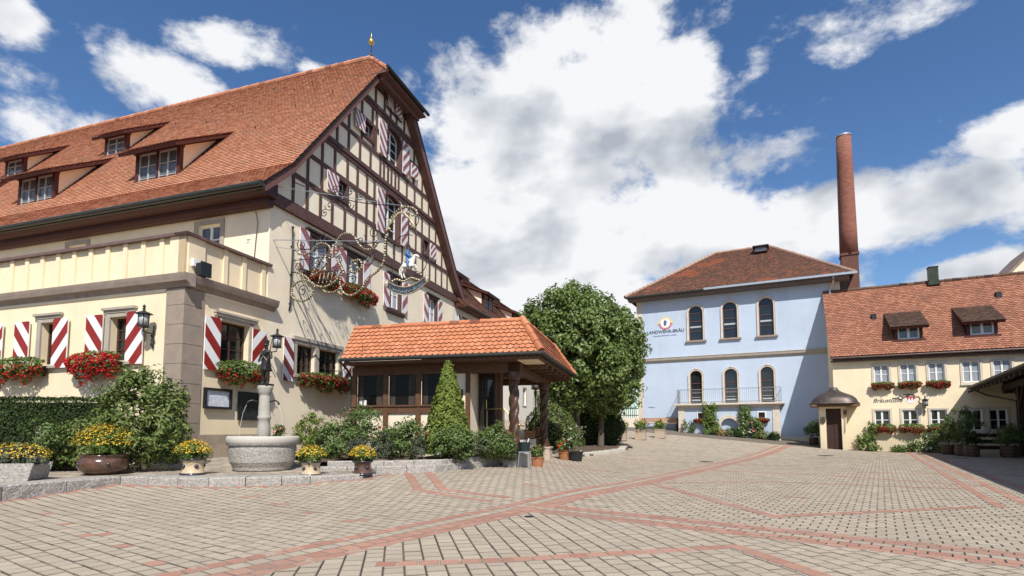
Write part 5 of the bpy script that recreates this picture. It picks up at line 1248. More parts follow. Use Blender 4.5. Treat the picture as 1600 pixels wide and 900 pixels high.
# ================================================================ clipped dark hedges under the trees
def hedgebox(name,label,pts,w,z0,z1,n,m,leaf=.07,group=None,rnd=.25):
    """clipped hedge along a polyline: solid inner core plus leaf skin"""
    cx=sum(p[0] for p in pts)/len(pts); cy=sum(p[1] for p in pts)/len(pts)
    t=thing(name,label,'hedge',(cx,cy,z0),group); core=MB(); P=[];N=[]
    for i in range(len(pts)-1):
        a=Vector((*pts[i],0)); b=Vector((*pts[i+1],0)); L=(b-a).length; d=(b-a)/L; nn=Vector((-d.y,d.x,0))
        core.box(Fr(a,d,nn),.03,L-.03,-w*.42,w*.42,z0,z1-.10)
        k=int(n*L/sum((Vector(pts[j+1])-Vector(pts[j])).length for j in range(len(pts)-1)))
        u=NR.uniform(-.03,L+.03,k); f=NR.random(k); zz=NR.uniform(z0,z1,k)
        for q in range(k):
            bump=.07*mnoise.noise(Vector((u[q]*2.1,zz[q]*2.3,i)))
            if f[q]<.22: p=a+d*u[q]+nn*NR.uniform(-w/2,w/2); z=z1+bump*.8+NR.normal(0,.02); nr=(0,0,1)
            elif f[q]<.72: p=a+d*u[q]+nn*(-w/2-bump+NR.normal(0,.025)); z=zz[q]; nr=tuple(-nn)
            elif f[q]<.86: p=a+d*u[q]+nn*(w/2+bump); z=zz[q]; nr=tuple(nn)
            elif f[q]<.93: p=a+d*(-.02+NR.normal(0,.03))+nn*NR.uniform(-w/2,w/2); z=zz[q]; nr=tuple(-d)
            else: p=a+d*(L+NR.normal(0,.03))+nn*NR.uniform(-w/2,w/2); z=zz[q]; nr=tuple(d)
            P.append((p.x,p.y,z)); N.append(nr)
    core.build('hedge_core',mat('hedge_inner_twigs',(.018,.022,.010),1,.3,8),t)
    leafobj('foliage',P,N,leaf,m,t,.5,None,.15,.9)
    return t
hedgebox('clipped_hedge','long dark clipped hedge under the window boxes at the left edge',[(-17,12.6),(-12.4,13.15),(-10.0,13.5)],.75,.40,2.06,26000,L_HEDGE,.062)
def topi(name,label,c,r,n,m,leaf=.07,group=None,cat='hedge'):
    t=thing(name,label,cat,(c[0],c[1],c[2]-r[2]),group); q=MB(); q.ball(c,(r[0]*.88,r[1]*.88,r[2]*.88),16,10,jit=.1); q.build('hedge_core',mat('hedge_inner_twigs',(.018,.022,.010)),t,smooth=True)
    d=NR.normal(0,1,(n,3)); d/=np.linalg.norm(d,axis=1)[:,None]; P=np.array(c)+d*np.array(r)*(1+.05*np.sin(d[:,:1]*9)*np.cos(d[:,2:]*7)+NR.normal(0,.025,(n,1)))
    leafobj('foliage',P,d,leaf,m,t,.5,None,.1,.8); return t
hg='dark clipped hedges under the shade trees'
topi('clipped_hedge','rounded dark hedge behind the rear twisted column',(1.75,24.6,1.30),(1.15,.9,1.15),6500,L_BUSH,.085,hg)
topi('clipped_hedge','dark rounded hedge between the two tree trunks',(3.45,27.2,1.45),(1.0,.9,1.05),6000,L_HEDGE,.085,hg)
topi('clipped_hedge','dark rounded hedge right of the slimmer tree trunk',(4.75,27.3,1.45),(.85,.8,1.0),5000,L_HEDGE,.085,hg)
# granite edging round the tree bed
m=MB(); kerbrun(m,[(1.9,21.7),(3.0,22.6),(4.3,24.0),(5.2,25.2),(5.6,26.6)],.0,w=.3,ln=.9,seed=21,hfun=lambda x,y: gz(x,y)+.17); tag(m.build('tree_bed_edging',GRANS),'low pale granite edging stones round the bed of the shade trees','edging')
m=MB()
for j in range(14):
    for i in range(12):
        x=.9+i*.42; y=22.4+j*.42
        if x>2.0+(y-21.7)*.72+.2 or x<.8: continue
        m.quad(*[(x+a,y+b,gz(x+a,y+b)+.09+.04*mnoise.noise(Vector((x+a,y+b,0))*2)) for a,b in ((0,0),(.42,0),(.42,.42),(0,.42))])
tag(m.build('tree_bed_soil',SOIL,smooth=True),kind='structure')
# ================================================================ big bush at the corner, conifer, rose bed
shrub('laurel_bush','big loose leafy bush in front of the brown stone corner of the annex',(-8.75,12.95,1.50),(1.10,.85,1.20),11000,L_BUSH,.115,ncl=150,clr=.27,asp=.42,solid=.3)
shrub('laurel_bush','lower spreading bush growing out at the foot of the dark hedge, behind the brown bowl',(-9.9,12.75,.95),(.75,.5,.60),3200,L_BUSH,.095,ncl=50,clr=.2,asp=.42)
shrub('wild_shrub','small pale leafed shrub poking up before the dark hedge',(-10.75,12.55,1.15),(.42,.35,.62),900,L_ROSE,.085,ncl=22,clr=.16,asp=.5)
t=thing('conifer','pointed light green conifer standing before the porch windows','conifer',(-1.78,15.1,.62)); q=MB(); q.tube([(-1.78,15.1,.55),(-1.78,15.1,3.0)],[.06,.012],8); q.build('trunk',BARK,t)
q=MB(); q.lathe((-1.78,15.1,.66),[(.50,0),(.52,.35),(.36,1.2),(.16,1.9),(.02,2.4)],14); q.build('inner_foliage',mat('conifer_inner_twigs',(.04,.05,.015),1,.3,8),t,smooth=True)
n=9000; h=NR.random(n)**1.25; th=NR.uniform(0,6.283,n); prof=.70*(1-h)**.86*(1+.12*np.sin(th*5+h*17)*np.cos(h*23))+.03; prof[h<.06]*=.85
P=np.stack([-1.78+prof*np.cos(th)+NR.normal(0,.02,n),15.1+prof*np.sin(th)+NR.normal(0,.02,n),.66+2.56*h],1); N=np.stack([np.cos(th),np.sin(th),np.full(n,.3)],1)
leafobj('foliage',P,N,.085,L_LIME,t,.5,None,.2,.8)
rg_='rose bushes in the bed before the porch'
shrub('topiary_ball','small round light green clipped bush beside the fountain',(-5.65,15.3,1.22),(.42,.42,.55),3200,L_LIME,.06,ncl=80,clr=.10,shell=.85)
for (x,y,z,r,n,fl,nf,lb,mm,lf) in [
 (-4.62,14.35,1.00,(.62,.5,.50),4200,F_RED,1,'dense dark green rose bush right behind the cream pot nearest the fountain',L_ROSE,.075),
 (-4.25,15.4,1.45,(.62,.45,.62),2600,F_PINK,3,'tall loose rose bush with pink blooms against the porch corner',L_ROSE,.075),
 (-3.55,15.3,.98,(.45,.4,.42),2200,F_PINK,1,'low rose bush below the left porch window panel',L_ROSE,.07),
 (-2.85,14.75,1.05,(.62,.45,.55),4200,F_RED,2,'rose bush with red blooms left of the pointed conifer',L_ROSE,.075),
 (-1.55,14.45,.92,(.58,.42,.46),3600,F_WHITE,1,'rose bush at the foot of the pointed conifer',L_ROSE,.075),
 (-.55,15.6,.98,(.66,.45,.48),4200,F_RED,1,'rose bush between the conifer and the front twisted column',L_ROSE,.075)]:
    shrub('rose_bush',lb,(x,y,z),r,n,mm,lf,rg_,'rose bush',ncl=80,clr=.17,flow=fl,nf=nf,fs=.085)
for (x,y,z,r,n,lb,mm) in [(-4.0,14.2,.86,(.34,.28,.30),1100,'grey-green lavender tuft behind the second flower pot from the right',L_GREY),(-3.4,14.25,.88,(.30,.26,.36),1000,'grey-green lavender tuft at the middle of the rose bed',L_GREY),(-2.45,14.35,.82,(.22,.22,.28),700,'small lavender tuft below the red rose bush',L_GREY),(-.95,15.2,.82,(.34,.26,.28),1100,'lavender tuft right of the conifer',L_GREY),(-.05,16.1,.68,(.24,.22,.26),800,'small grey tuft beside the bucket stool',L_GREY),(-.45,15.95,.60,(.34,.22,.10),900,'dry straw coloured grass at the right end of the rose bed',L_DRY)]:
    shrub('lavender_tuft' if mm is L_GREY else 'dry_grass_tuft',lb,(x,y,z),r,n,mm,.11,None,'plant',ncl=30,clr=.10,asp=.13,up=.9,stems=False)
# ================================================================ potted flowers on the terrace
def flowers(t,c,rx,ry,h,n,nf,fm,gm,leaf=.07,fs=.032,trail=.12):
    P,N,V=crown_pts((c[0],c[1],c[2]+h*.36),(rx*.95,ry*.95,h*.48),n,50,.09,.6,-.7,solid=.4); leafobj('foliage',P,N,leaf,gm,t,.34,V,.4)
    d=NR.normal(0,1,(nf,3)); d/=np.linalg.norm(d,axis=1)[:,None]; d[:,2]=np.abs(d[:,2])*1.1-.12
    PP=np.array([c[0],c[1],c[2]+h*.42])+d*np.array([rx*1.05,ry*1.05,h*.60])*NR.uniform(.82,1.08,(nf,1))
    leafobj('blossoms',PP,d+np.array([0,0,.4]),fs,fm,t,.9,NR.random(nf),.5)
def potprof(kind):
    return {'bowl':[(.26,0),(.30,.02),(.44,.12),(.475,.22),(.46,.32),(.40,.38),(.43,.41),(.44,.43),(.39,.43),(.36,.36)],
            'bell':[(.24,0),(.235,.03),(.205,.08),(.19,.20),(.20,.28),(.235,.31),(.24,.33),(.20,.33),(.18,.27)]}[kind]
GLB=mat('brown_glaze',(.125,.062,.038),.18,.35,5,.05,20,spec=.6,c2=(.05,.028,.022)); GLC=mat('cream_glaze',(.52,.40,.26),.28,.1,7,spec=.5); GLD=mat('dark_blue_glaze',(.03,.03,.045),.2,.2,8,spec=.6)
def pot(name,label,x,y,z,kind,s,body,knob,fl,nf,n,frx,fh,group='glazed pots of yellow flowers on the terrace'):
    t=thing(name,label,'flower pot',(x,y,z),group); q=MB(); q.lathe((x,y,z),[(r*s,h*s) for r,h in potprof(kind)],32); q.build('pot',body,t,smooth=True)
    rr=.47*s if kind=='bowl' else .20*s; zz=(.24 if kind=='bowl' else .18)*s
    for a in (-2.05,-.75,.9):
        q=MB(); q.ball((x+rr*math.cos(a),y+rr*math.sin(a),z+zz),.042*max(s,.9),10,7); q.build('pot_knob',knob,t,smooth=True)
    if kind=='bell':
        q=MB(); q.lathe((x,y,z),[(.243*s,.0),(.246*s,.015),(.235*s,.045)],32); q.build('pot_foot',knob,t,smooth=True)
        q=MB(); q.lathe((x,y,z),[(.236*s,.30*s),(.246*s,.32*s),(.244*s,.335*s),(.19*s,.332*s)],32); q.build('pot_rim',knob,t,smooth=True)
    q=MB(); q.lathe((x,y,z+(.37 if kind=='bowl' else .28)*s),[(.37*s if kind=='bowl' else .19*s,0),(.01,.02)],16); q.build('soil',SOIL,t)
    flowers(t,(x,y,z+(.42 if kind=='bowl' else .32)*s),frx,frx*.85,fh,n,nf,fl,L_GER); return t
TT=TZ+.012
pot('flower_pot','large brown glazed bowl overflowing with yellow flowers at the bend of the kerb',-8.95,12.0,TT,'bowl',1.0,GLB,GLD,F_YEL,1100,2900,.56,.68)
pot('flower_pot','cream glazed pot with dark knobs and yellow flowers left of the fountain',-6.95,11.95,TT,'bell',1.05,GLC,GLD,F_YEL,650,1500,.36,.42)
pot('flower_pot','cream and blue glazed pot of yellow flowers just right of the fountain',-4.42,12.05,TT-.03,'bell',.95,GLC,GLD,F_YEL,560,1300,.31,.36)
pot('flower_pot','dark brown glazed pot of yellow flowers standing farthest right on the terrace',-3.42,12.55,TT-.05,'bell',.95,GLB,GLD,F_YEL,600,1100,.29,.36)
t=thing('stone_trough','rough granite trough of orange-yellow flowers cut by the left picture edge','trough',(-9.75,10.6,TT)); f=Fr((-9.75,10.55,TT),(.98,.2,0),(.2,-.98,0)); q=MB(); q.prism(f,[(-1.2,0),(.52,0),(.60,.31),(-1.2,.31)],-.3,.3); q.build('trough',GRAN,t,bevel=.03)
flowers(t,(-9.60,10.62,TT+.30),.58,.3,.42,2600,620,F_YEL,L_GREY,.08,.032)
# ================================================================ fountain
FC=Vector((-6.05,13.30,TZ+.01)); fo=thing('fountain','round granite fountain with pillar and bronze soldier statue','fountain',tuple(FC))
q=MB(); q.lathe(FC,[(.60,0),(.64,.03),(.66,.10),(.73,.22),(.76,.50),(.755,.58),(.75,.60),(.80,.62),(.815,.66),(.815,.78),(.79,.82),(.68,.82),(.66,.70),(.65,.35)],56); q.build('basin',GRAN,fo,smooth=False)
q=MB(); q.lathe(FC,[(.812,.655),(.818,.66),(.818,.785),(.79,.825),(.68,.825),(.67,.70)],56); q.build('basin_rim',GRANS,fo,smooth=True)
q=MB(); q.lathe(FC+Vector((0,0,.70)),[(.665,0),(.0,.002)],40); q.build('water',mat('fountain_water',(.03,.045,.04),.04,.2,3,.15,14,spec=.8),fo)
q=MB(); q.lathe(FC,[(0.129, 0.68), (0.148, 0.7), (0.153, 0.95), (0.142, 1.1), (0.131, 1.22), (0.155, 1.25), (0.155, 1.29), (0.136, 1.32), (0.139, 1.5), (0.122, 1.8), (0.116, 1.83), (0.148, 1.86), (0.155, 1.92), (0.176, 1.98), (0.182, 2.03), (0.168, 2.05), (0.02, 2.06)],28); q.build('pillar',mat('pillar_granite',(.46,.43,.37),.8,.0,50,.3,70,c2=(.30,.28,.25)),fo,smooth=True)
for sgn in (-1,1):
    q=MB(); d=Vector((sgn*.85,-.45 if sgn<0 else -.2,0)).normalized(); c=FC+Vector((0,0,1.66))
    q.tube([c+d*.15,c+d*.28+Vector((0,0,.03)),c+d*.36,c+d*.40-Vector((0,0,.07))],[.022,.02,.02,.026],8); o=q.build('water_spout',BRONZE,fo,smooth=True)
    q=MB(); q.tube([c+d*.40-Vector((0,0,.08)),c+d*.47-Vector((0,0,.28)),c+d*.52-Vector((0,0,.60)),c+d*.55-Vector((0,0,.93))],[.005,.004,.005,.006],6); q.build('water_jet',mat('falling_water',(.55,.58,.60),.1,.1,20,spec=.8),o)
shrub('rim_plant','small dark plant growing on the fountain rim right of the pillar',(-5.62,13.1,1.27),(.17,.14,.17),500,L_ROSE,.06,ncl=14,clr=.07,cat='plant',flow=F_PINK,nf=4,fs=.05,stems=False)
# soldier
SFr=Fr(FC+Vector((0,0,2.08)),(.96,-.28,0),(-.28,-.96,0))
sc_=.98/1.72
V_=[(0,0,.95),(0,.0,1.12),(0,.0,1.30),(0,0,1.44),(0,.01,1.52),(0,.02,1.62),(0,.02,1.70), # 0 pelvis..6 head
 (.10,0,.90),(.12,.03,.50),(.13,.0,.10),(.15,.12,.03), (-.10,0,.90),(-.13,-.02,.50),(-.16,-.06,.10),(-.20,.06,.03),
 (.20,0,1.40),(.30,.04,1.14),(.20,.22,1.10), (-.20,0,1.40),(-.31,.02,1.16),(-.26,.16,.98),
 (0,0,.80),(.13,.02,.72),(-.13,.02,.72)]
E_=[(0,1),(1,2),(2,3),(3,4),(4,5),(5,6),(0,7),(7,8),(8,9),(9,10),(0,11),(11,12),(12,13),(13,14),(3,15),(15,16),(16,17),(3,18),(18,19),(19,20)]
V_=V_[:21]; RR_=[.155,.14,.165,.12,.06,.085,.075,.115,.085,.06,.045,.115,.085,.06,.045,.075,.055,.042,.075,.055,.042]
st=skinmesh('statue',[(a*sc_,b*sc_,c*sc_) for a,b,c in V_],E_,[r*sc_ for r in RR_],BRONZE,fo,2,SFr)
q=MB(); 
def sp(a,b,c): return SFr(a*sc_,b*sc_,c*sc_)
hp=[(.105,0),(.11,.02),(.10,.05),(.12,.20),(.125,.22),(.0,.225)]
q.lathe(sp(0,.02,1.70),[(r*sc_,z*sc_) for r,z in hp],16); q.tube([sp(0,.06,1.9),sp(0,.07,2.08),sp(0,.05,2.12)],[.03*sc_,.035*sc_,.02*sc_],8); q.box(SFr,-.08*sc_,.08*sc_,.08*sc_,.16*sc_,1.70*sc_,1.72*sc_); q.build('shako_hat',BRONZE,st,smooth=False)
q=MB(); q.lathe(sp(0,.0,.58),[(r*sc_,z*sc_) for r,z in [(.25,0),(.235,.1),(.20,.32),(.17,.50),(.18,.55)]],16,sy=.8); q.build('coat_skirt',BRONZE,st,smooth=True)
q=MB(); q.tube([sp(.22,.22,.92),sp(.235,.10,1.3),sp(.25,-.02,1.98)],[.03*sc_,.026*sc_,.014*sc_],6); q.box(SFr.at(.22*sc_,.22*sc_,.82*sc_),-.02,.02,-.02,.03,-.04,.07); q.build('musket',BRONZE,st)
q=MB(); q.tube([sp(.16,.05,.95),sp(.30,-.02,.62),sp(.46,-.06,.30)],.012*sc_*1.3,6); q.build('sabre',BRONZE,st)
q=MB(); q.tube([sp(.17,.13,1.42),sp(0,.17,1.22),sp(-.17,.13,1.0)],.022*sc_,5); q.tube([sp(-.17,.13,1.42),sp(0,.175,1.22),sp(.17,.13,1.0)],.022*sc_,5); q.box(SFr,-.11*sc_,.11*sc_,.13*sc_,.2*sc_,1.40*sc_*.9,1.46*sc_*.9); q.build('cross_belts',BRONZE,st)
q=MB(); q.box(SFr,-.26*sc_,.26*sc_,-.22*sc_,.24*sc_,-.03,.02); q.build('statue_plinth',BRONZE,st)
# ================================================================ geranium boxes
def geranium(label,fr,a0,a1,zt,b0,fm,nf,n,gfrac,drop=.55,rise=.28,deep=.34,group='geranium boxes under the inn windows',fs=.05,leaf=.075,sc=1.0,troughm=None):
    ac=(a0+a1)/2; t=thing('geranium_box',label,'flower box',tuple(fr(ac,b0+.12,zt-.16*sc)),group)
    q=MB(); q.box(fr,a0+.12*sc,a1-.12*sc,b0,b0+.20*sc,zt-.17*sc,zt); q.box(fr,a0+.3*sc,a0+.33*sc,b0-.06,b0+.0,zt-.25*sc,zt-.12*sc); q.box(fr,a1-.33*sc,a1-.3*sc,b0-.06,b0+.0,zt-.25*sc,zt-.12*sc); q.build('box',troughm or DTIMB,t)
    # foliage mass hanging over the front
    def cloud(n,lo,hi,out,zc):
        u=NR.uniform(a0,a1,n); e=np.sqrt(np.clip(1-((u-ac)/((a1-a0)/2+.02))**2*.8,0,1)); lump=1+.25*np.sin(u*5.3)+.15*np.sin(u*11+1)
        ph=NR.uniform(-1.15,1.5,n); rad=NR.uniform(.72,1.05,n)*e
        z=zt+np.where(ph>0,np.sin(ph)*hi,np.sin(ph)*lo*lump)*rad; b=b0+.08+np.cos(ph)*out*rad*np.where(ph<0,1-.25*np.abs(np.sin(ph)),1)
        P=np.array([fr(x,y,zz) for x,y,zz in zip(u,b,z)]); N=np.array([tuple(fr.n*math.cos(p)+Vector((0,0,math.sin(p)))) for p in ph]); return P,N,ph
    P,N,ph=cloud(n,drop*.9,rise,deep,0); leafobj('foliage',P,N,leaf,L_GER,t,.85,None,.3)
    P,N,ph=cloud(nf,drop,rise*.9,deep+.05,0); k=(ph<gfrac); P,N=P[k],N[k]; w=np.repeat(np.arange(len(P)),6)
    leafobj('blossoms',P[w]+NR.normal(0,fs*.32,(len(w),3)),N[w],fs,fm,t,.85,NR.random(len(w)),.2)
    return t
geranium('red geranium box under the leftmost annex window, green on top',AF,-7.35,-5.05,3.15,.08,F_RED,330,1500,.25,.52,.36,.36)
geranium('brightest red geranium box, under the annex window nearest the stone corner',AF,-3.98,-1.92,3.2,.08,F_RED,620,1000,1.2,.60,.34,.40)
geranium('mostly green geranium box above the menu board beside the stone corner',AR,.92,2.85,3.02,.08,F_RED,170,1500,.1,.5,.36,.36)
geranium('dark red and green geranium box above the rose bed, left of the porch roof',GF,1.35,4.5,3.10,.08,F_DRED,420,2100,1.1,.46,.28,.34)
geranium('orange-red geranium box on the upper gable window behind the gilded scrolls',GF,1.75,3.65,6.86,.10,F_RED,330,1300,1.0,.42,.30,.34)
geranium('orange-red geranium box on the second upper gable window, hanging lowest',GF,3.75,5.95,6.86,.10,F_RED,330,1600,.9,.62,.32,.38)
tg='geranium boxes on the yellow tavern'
for k,(h,lb) in enumerate(zip(uw[:3],['left','middle','right'])): geranium('dark red geranium box at the upper tavern windows, %s one of three'%lb,YF,h[0]-.18,h[1]+.18,h[2]-.06,.06,F_DRED,150,520,.35,.38,.16,.26,tg,.06,.1)
for k,(h,lb) in enumerate(zip(lw[:3],['left','middle','right'])): geranium('dark red geranium box at the ground floor tavern windows, %s one of three'%lb,YF,h[0]-.22,h[1]+.22,h[2]+.10,.06,F_DRED,150,520,.3,.40,.26,.30,tg,.06,.1)
bg_='small geranium boxes on the balcony base'
for h,lb in zip(ah[:2],['left','right']): geranium('small red geranium box at the tiny %s window below the balcony'%lb,BF,h[0]-.28,h[1]+.28,h[2]-.02,b1+.05,F_DRED,120,260,.8,.22,.16,.22,bg_,.06,.09)
# ================================================================ lanterns
def lantern_mesh(t,fr,s=1.0):
    """lantern hanging/standing with its base at fr origin"""
    q=MB(); q.lathe(fr.o,[(.05*s,0),(.15*s,.02*s),(.16*s,.045*s),(.14*s,.06*s)],16); q.lathe(fr.o+Vector((0,0,.38*s)),[(.15*s,0),(.23*s,.015*s),(.22*s,.03*s),(.15*s,.06*s),(.05*s,.10*s),(.03*s,.14*s),(.045*s,.17*s),(.02*s,.2*s),(.05*s,.23*s),(.004,.30*s)],16)
    for k in range(6):
        a=k*math.pi/3; q.tube([fr.o+Vector((.14*s*math.cos(a),.14*s*math.sin(a),.05*s)),fr.o+Vector((.15*s*math.cos(a),.15*s*math.sin(a),.39*s))],.010*s,5)
    q.build('lantern_cage',IRON,t)
    q=MB(); q.lathe(fr.o,[(.125*s,.06*s),(.132*s,.38*s)],16); q.build('lantern_glass',mat('lantern_glass',(.42,.43,.42),.12,.2,14,spec=.7),t,smooth=True)
def wall_lantern(label,fr,a,z,out,s=1.0,drop=.55):
    t=thing('wall_lantern',label,'lantern',tuple(fr(a,0,z)),'iron wall lanterns on scrolled brackets'); c=fr(a,out,z)
    lantern_mesh(t,Fr(c,fr.r,fr.n),s)
    q=MB(); q.tube([fr(a,out,z+.0),fr(a,out,z-.10*s),fr(a,out*.6,z-.12*s),fr(a,.03,z-.12*s)],.018*s,6); q.tube([fr(a,.035,z+.12*s),fr(a,.035,z-drop*s)],.02*s,6)
    q.tube([fr(a,.03+.2*math.sin(k*.35)*out,z-.14*s-k*.05*s) for k in range(9)],.014*s,6)
    for k in range(4): q.ball(fr(a+.03*(-1)**k,.06,z-.05*s-k*.13*s),.04*s,8,5)
    q.build('bracket',IRON,t); return t
wall_lantern('black iron lantern on the annex front beside the stone corner',AF,-1.02,4.05,.34,.95)
wall_lantern('black iron lantern on the inn wall above the fountain statue',AR,2.98,3.90,.46,.95,.3)
wall_lantern('small iron lantern between the ground floor windows of the yellow tavern',YF,4.02,2.62,.30,.9,.5)
def post_lantern(label,x,y,h):
    z=gnd(x,y); t=thing('post_lantern',label,'lantern',(x,y,z),'post lanterns on the terrace'); q=MB(); q.lathe((x,y,z),[(.09,0),(.09,.2),(.05,.26),(.035,.3),(.03,h-.3),(.045,h-.25),(.03,h-.02),(.06,h)],12); q.build('post',IRON,t,smooth=True)
    lantern_mesh(t,Fr((x,y,z+h)),1.25)
post_lantern('black post lantern seen just left of the rear twisted column',1.0,22.9,2.55); post_lantern('black post lantern seen just right of the rear twisted column',2.12,24.9,2.35)
# ================================================================ gilded hanging sign
sg_=thing('hanging_sign','large wrought-iron hanging sign with gilded scrolls, white horse, blue rider and name board','sign',tuple(GF(1.0,0,6.5)))
SF=Fr(GF(1.0,0,0),-Uv,-Vv)
def rope(m,pts,r=.05,n=14,mi=0,b=0.):
    P=smooth_path([(a,z,0) for a,z in pts],n); rr=[]
    tot=0; prev=P[0]
    for p in P:
        tot+=(p-prev).length; prev=p; rr.append(r*(.72+.38*abs(math.sin(tot/.052))))
    k0=len(m.m); m.tube([SF(p.x,b,p.y) for p in P],rr,8,mi); tot=0
    for i in range(len(P)-1):
        tot+=(P[i+1]-P[i]).length
        if (tot/.085)%1<.42:
            for k in range(8): m.m[k0+i*8+k]=1
def thin(m,pts,r=.014,b=0.,n=6): m.tube([SF(p.x,b,p.y) for p in smooth_path([(a,z,0) for a,z in pts],n)],r,6)
def spiral(m,c,r0,a0,turns,r=.013,sgn=1,b=0.):
    n=int(18*abs(turns)); thin_=[SF(c[0]+r0*(1-.75*k/n)*math.cos(a0+sgn*6.283*turns*k/n),b,c[1]+r0*(1-.75*k/n)*math.sin(a0+sgn*6.283*turns*k/n)) for k in range(n+1)]; m.tube(thin_,r,6)
    m.ball(thin_[-1],.032,8,6)
SCR=[[(.25,6.67),(.48,6.58),(.71,6.45),(.85,6.28),(1.0,6.17),(1.41,6.07),(1.81,6.21),(2.01,6.43),(2.09,6.65)],
 [(1.04,6.05),(.96,6.22),(.65,6.36),(.37,6.34),(.14,6.20),(.10,6.0),(.14,5.82),(.53,5.65),(.88,5.77),(.97,5.99)],
 [(.22,7.48),(.30,7.34),(.41,7.28),(.76,7.28),(.99,7.46),(1.23,7.58),(1.5,7.49),(1.65,7.27),(1.60,7.05),(1.46,6.85),(1.20,6.62),(.95,6.50)],
 [(1.85,7.25),(1.84,7.50),(1.95,7.70),(2.17,7.80),(2.45,7.74),(2.60,7.58),(2.72,7.38),(2.97,7.19),(3.25,7.18),(3.42,7.34),(3.40,7.45)],
 [(1.85,7.25),(1.86,7.05),(1.98,6.8),(2.14,6.53),(2.08,6.35),(2.02,6.15),(2.10,5.9),(2.25,5.76),(2.49,5.70),(2.81,5.84),(3.0,6.05),(3.2,6.26),(3.45,6.42),(3.62,6.62),(3.70,6.9),(3.70,7.25),(3.74,7.55),(3.80,7.80),(3.92,8.10),(4.12,8.32),(4.39,8.41),(4.66,8.36),(4.84,8.20),(4.80,8.05)],
 [(1.35,5.98),(1.5,5.88),(1.8,5.86),(2.05,5.98),(2.2,6.1)],[(.85,6.45),(1.05,6.75),(1.25,7.0),(1.35,7.2)],[(2.35,6.55),(2.6,6.45),(2.85,6.6),(2.75,6.85),(2.45,6.82)]]
for s_ in SCR:
    q=MB(); rope(q,s_,.036,22); q.build('gilded_scroll',[GOLD,IRON],sg_,smooth=True)
q=MB()
for c,r,a,tn,sg in [((.55,6.0),.22,0,1.3,1),((.45,7.62),.20,2,1.2,1),((1.35,7.75),.22,0,1.2,-1),((1.1,6.9),.22,1,1.3,1),((.35,6.9),.25,1.5,1.1,-1),((2.25,7.35),.22,0,1.2,1),((2.8,7.5),.20,1,1.2,-1),((3.1,6.85),.25,3,1.2,1),((2.45,6.25),.22,2,1.3,-1),((3.35,6.9),.2,0,1.2,1),((2.0,6.95),.16,1,1.2,1),((1.55,6.45),.2,0,1.2,-1),((3.3,7.7),.18,2,1.2,1),((1.75,6.6),.2,4,1.1,1)]: spiral(q,c,r,a,tn,.014,sg)
# lattice basket
for k in range(5): thin(q,[(1.15+k*.16,6.15),(1.45+k*.13,6.62)],.012); thin(q,[(1.15+k*.16,6.62),(1.4+k*.14,6.12)],.012)
q.build('iron_scrollwork',IRON,sg_)
q=MB()
for k in range(5):
    for j in range(3): q.ball(SF(1.2+k*.16+j*.03,.02,6.22+j*.14),.026,6,5)
for k in range(4): q.tube([SF(1.2+k*.16,.02,6.22),SF(1.26+k*.16,.02,6.50)],.01,5)
q.build('gilded_lattice_beads',GOLD,sg_,smooth=True)
rp_=[(3.72+1.1*k/15+NR.normal(0,.02),7.62+.6*math.sin(k/15*3.1)) for k in range(16)]
q=MB(); q.tube([SF(x,.05,z) for x,z in rp_],[.03+.02*(k%2) for k in range(16)],7); q.build('gilded_ribbon',GOLD,sg_,smooth=True)
for c in [(2.45,6.65),(2.62,6.72),(2.7,6.58),(3.9,8.0),(3.86,7.75),(4.1,8.15),(4.55,8.2),(4.7,8.1)]:
    q=MB(); q.lathe(SF(c[0],.03,c[1]),[(.0,-.05),(.045,-.03),(.06,0),(.045,.03),(0,.05)],7); q.build('gilded_rosette',GOLD,sg_,smooth=True)
q=MB(); q.tube([SF(-.0,.0,5.35),SF(.05,0,5.55),SF(.05,0,6.3),SF(.08,0,7.3),SF(.06,0,8.15),SF(.06,0,8.25)],.028,8); q.ball(SF(.06,0,8.27),.05,8,6)
for z in (5.6,6.6,7.6): q.tube([SF(-.02,0,z),SF(.08,0,z)],.03,6)
q.tube([SF(.05,0,6.68),SF(.28,0,6.67)],.02,6); q.tube([SF(.08,0,7.44),SF(3.74,0,7.36)],.02,6); q.tube([SF(.06,0,7.1),SF(2.06,0,7.04)],.014,6); q.build('mounting_bar',IRON,sg_)
q=MB(); q.tube([LF(-.9,.02,7.60),SF(3.73,0,7.36)],.014,6); q.tube([LF(-.9,.02,7.50),SF(2.06,0,7.03)],.010,6); q.tube([GF(.02,.1,9.3),SF(4.2,0,8.5)],.011,6); q.build('stay_rod',STEEL,sg_)
# upper iron arm with curls
q=MB(); thin(q,[(.0,9.9),(1.5,9.2),(2.9,8.75),(4.1,8.5)],.016)
for c,r,a,tn,sg in [((1.75,9.35),.17,0,1.2,1),((2.0,9.1),.2,2,1.2,-1),((2.35,9.2),.15,0,1.2,1),((1.55,8.85),.2,3,1.2,1),((2.3,8.75),.2,0,1.2,-1),((1.35,8.6),.15,1,1.2,1),((2.75,8.95),.13,1,1.2,1)]: spiral(q,c,r,a,tn,.013,sg)
q.build('upper_bracket',IRON,sg_)
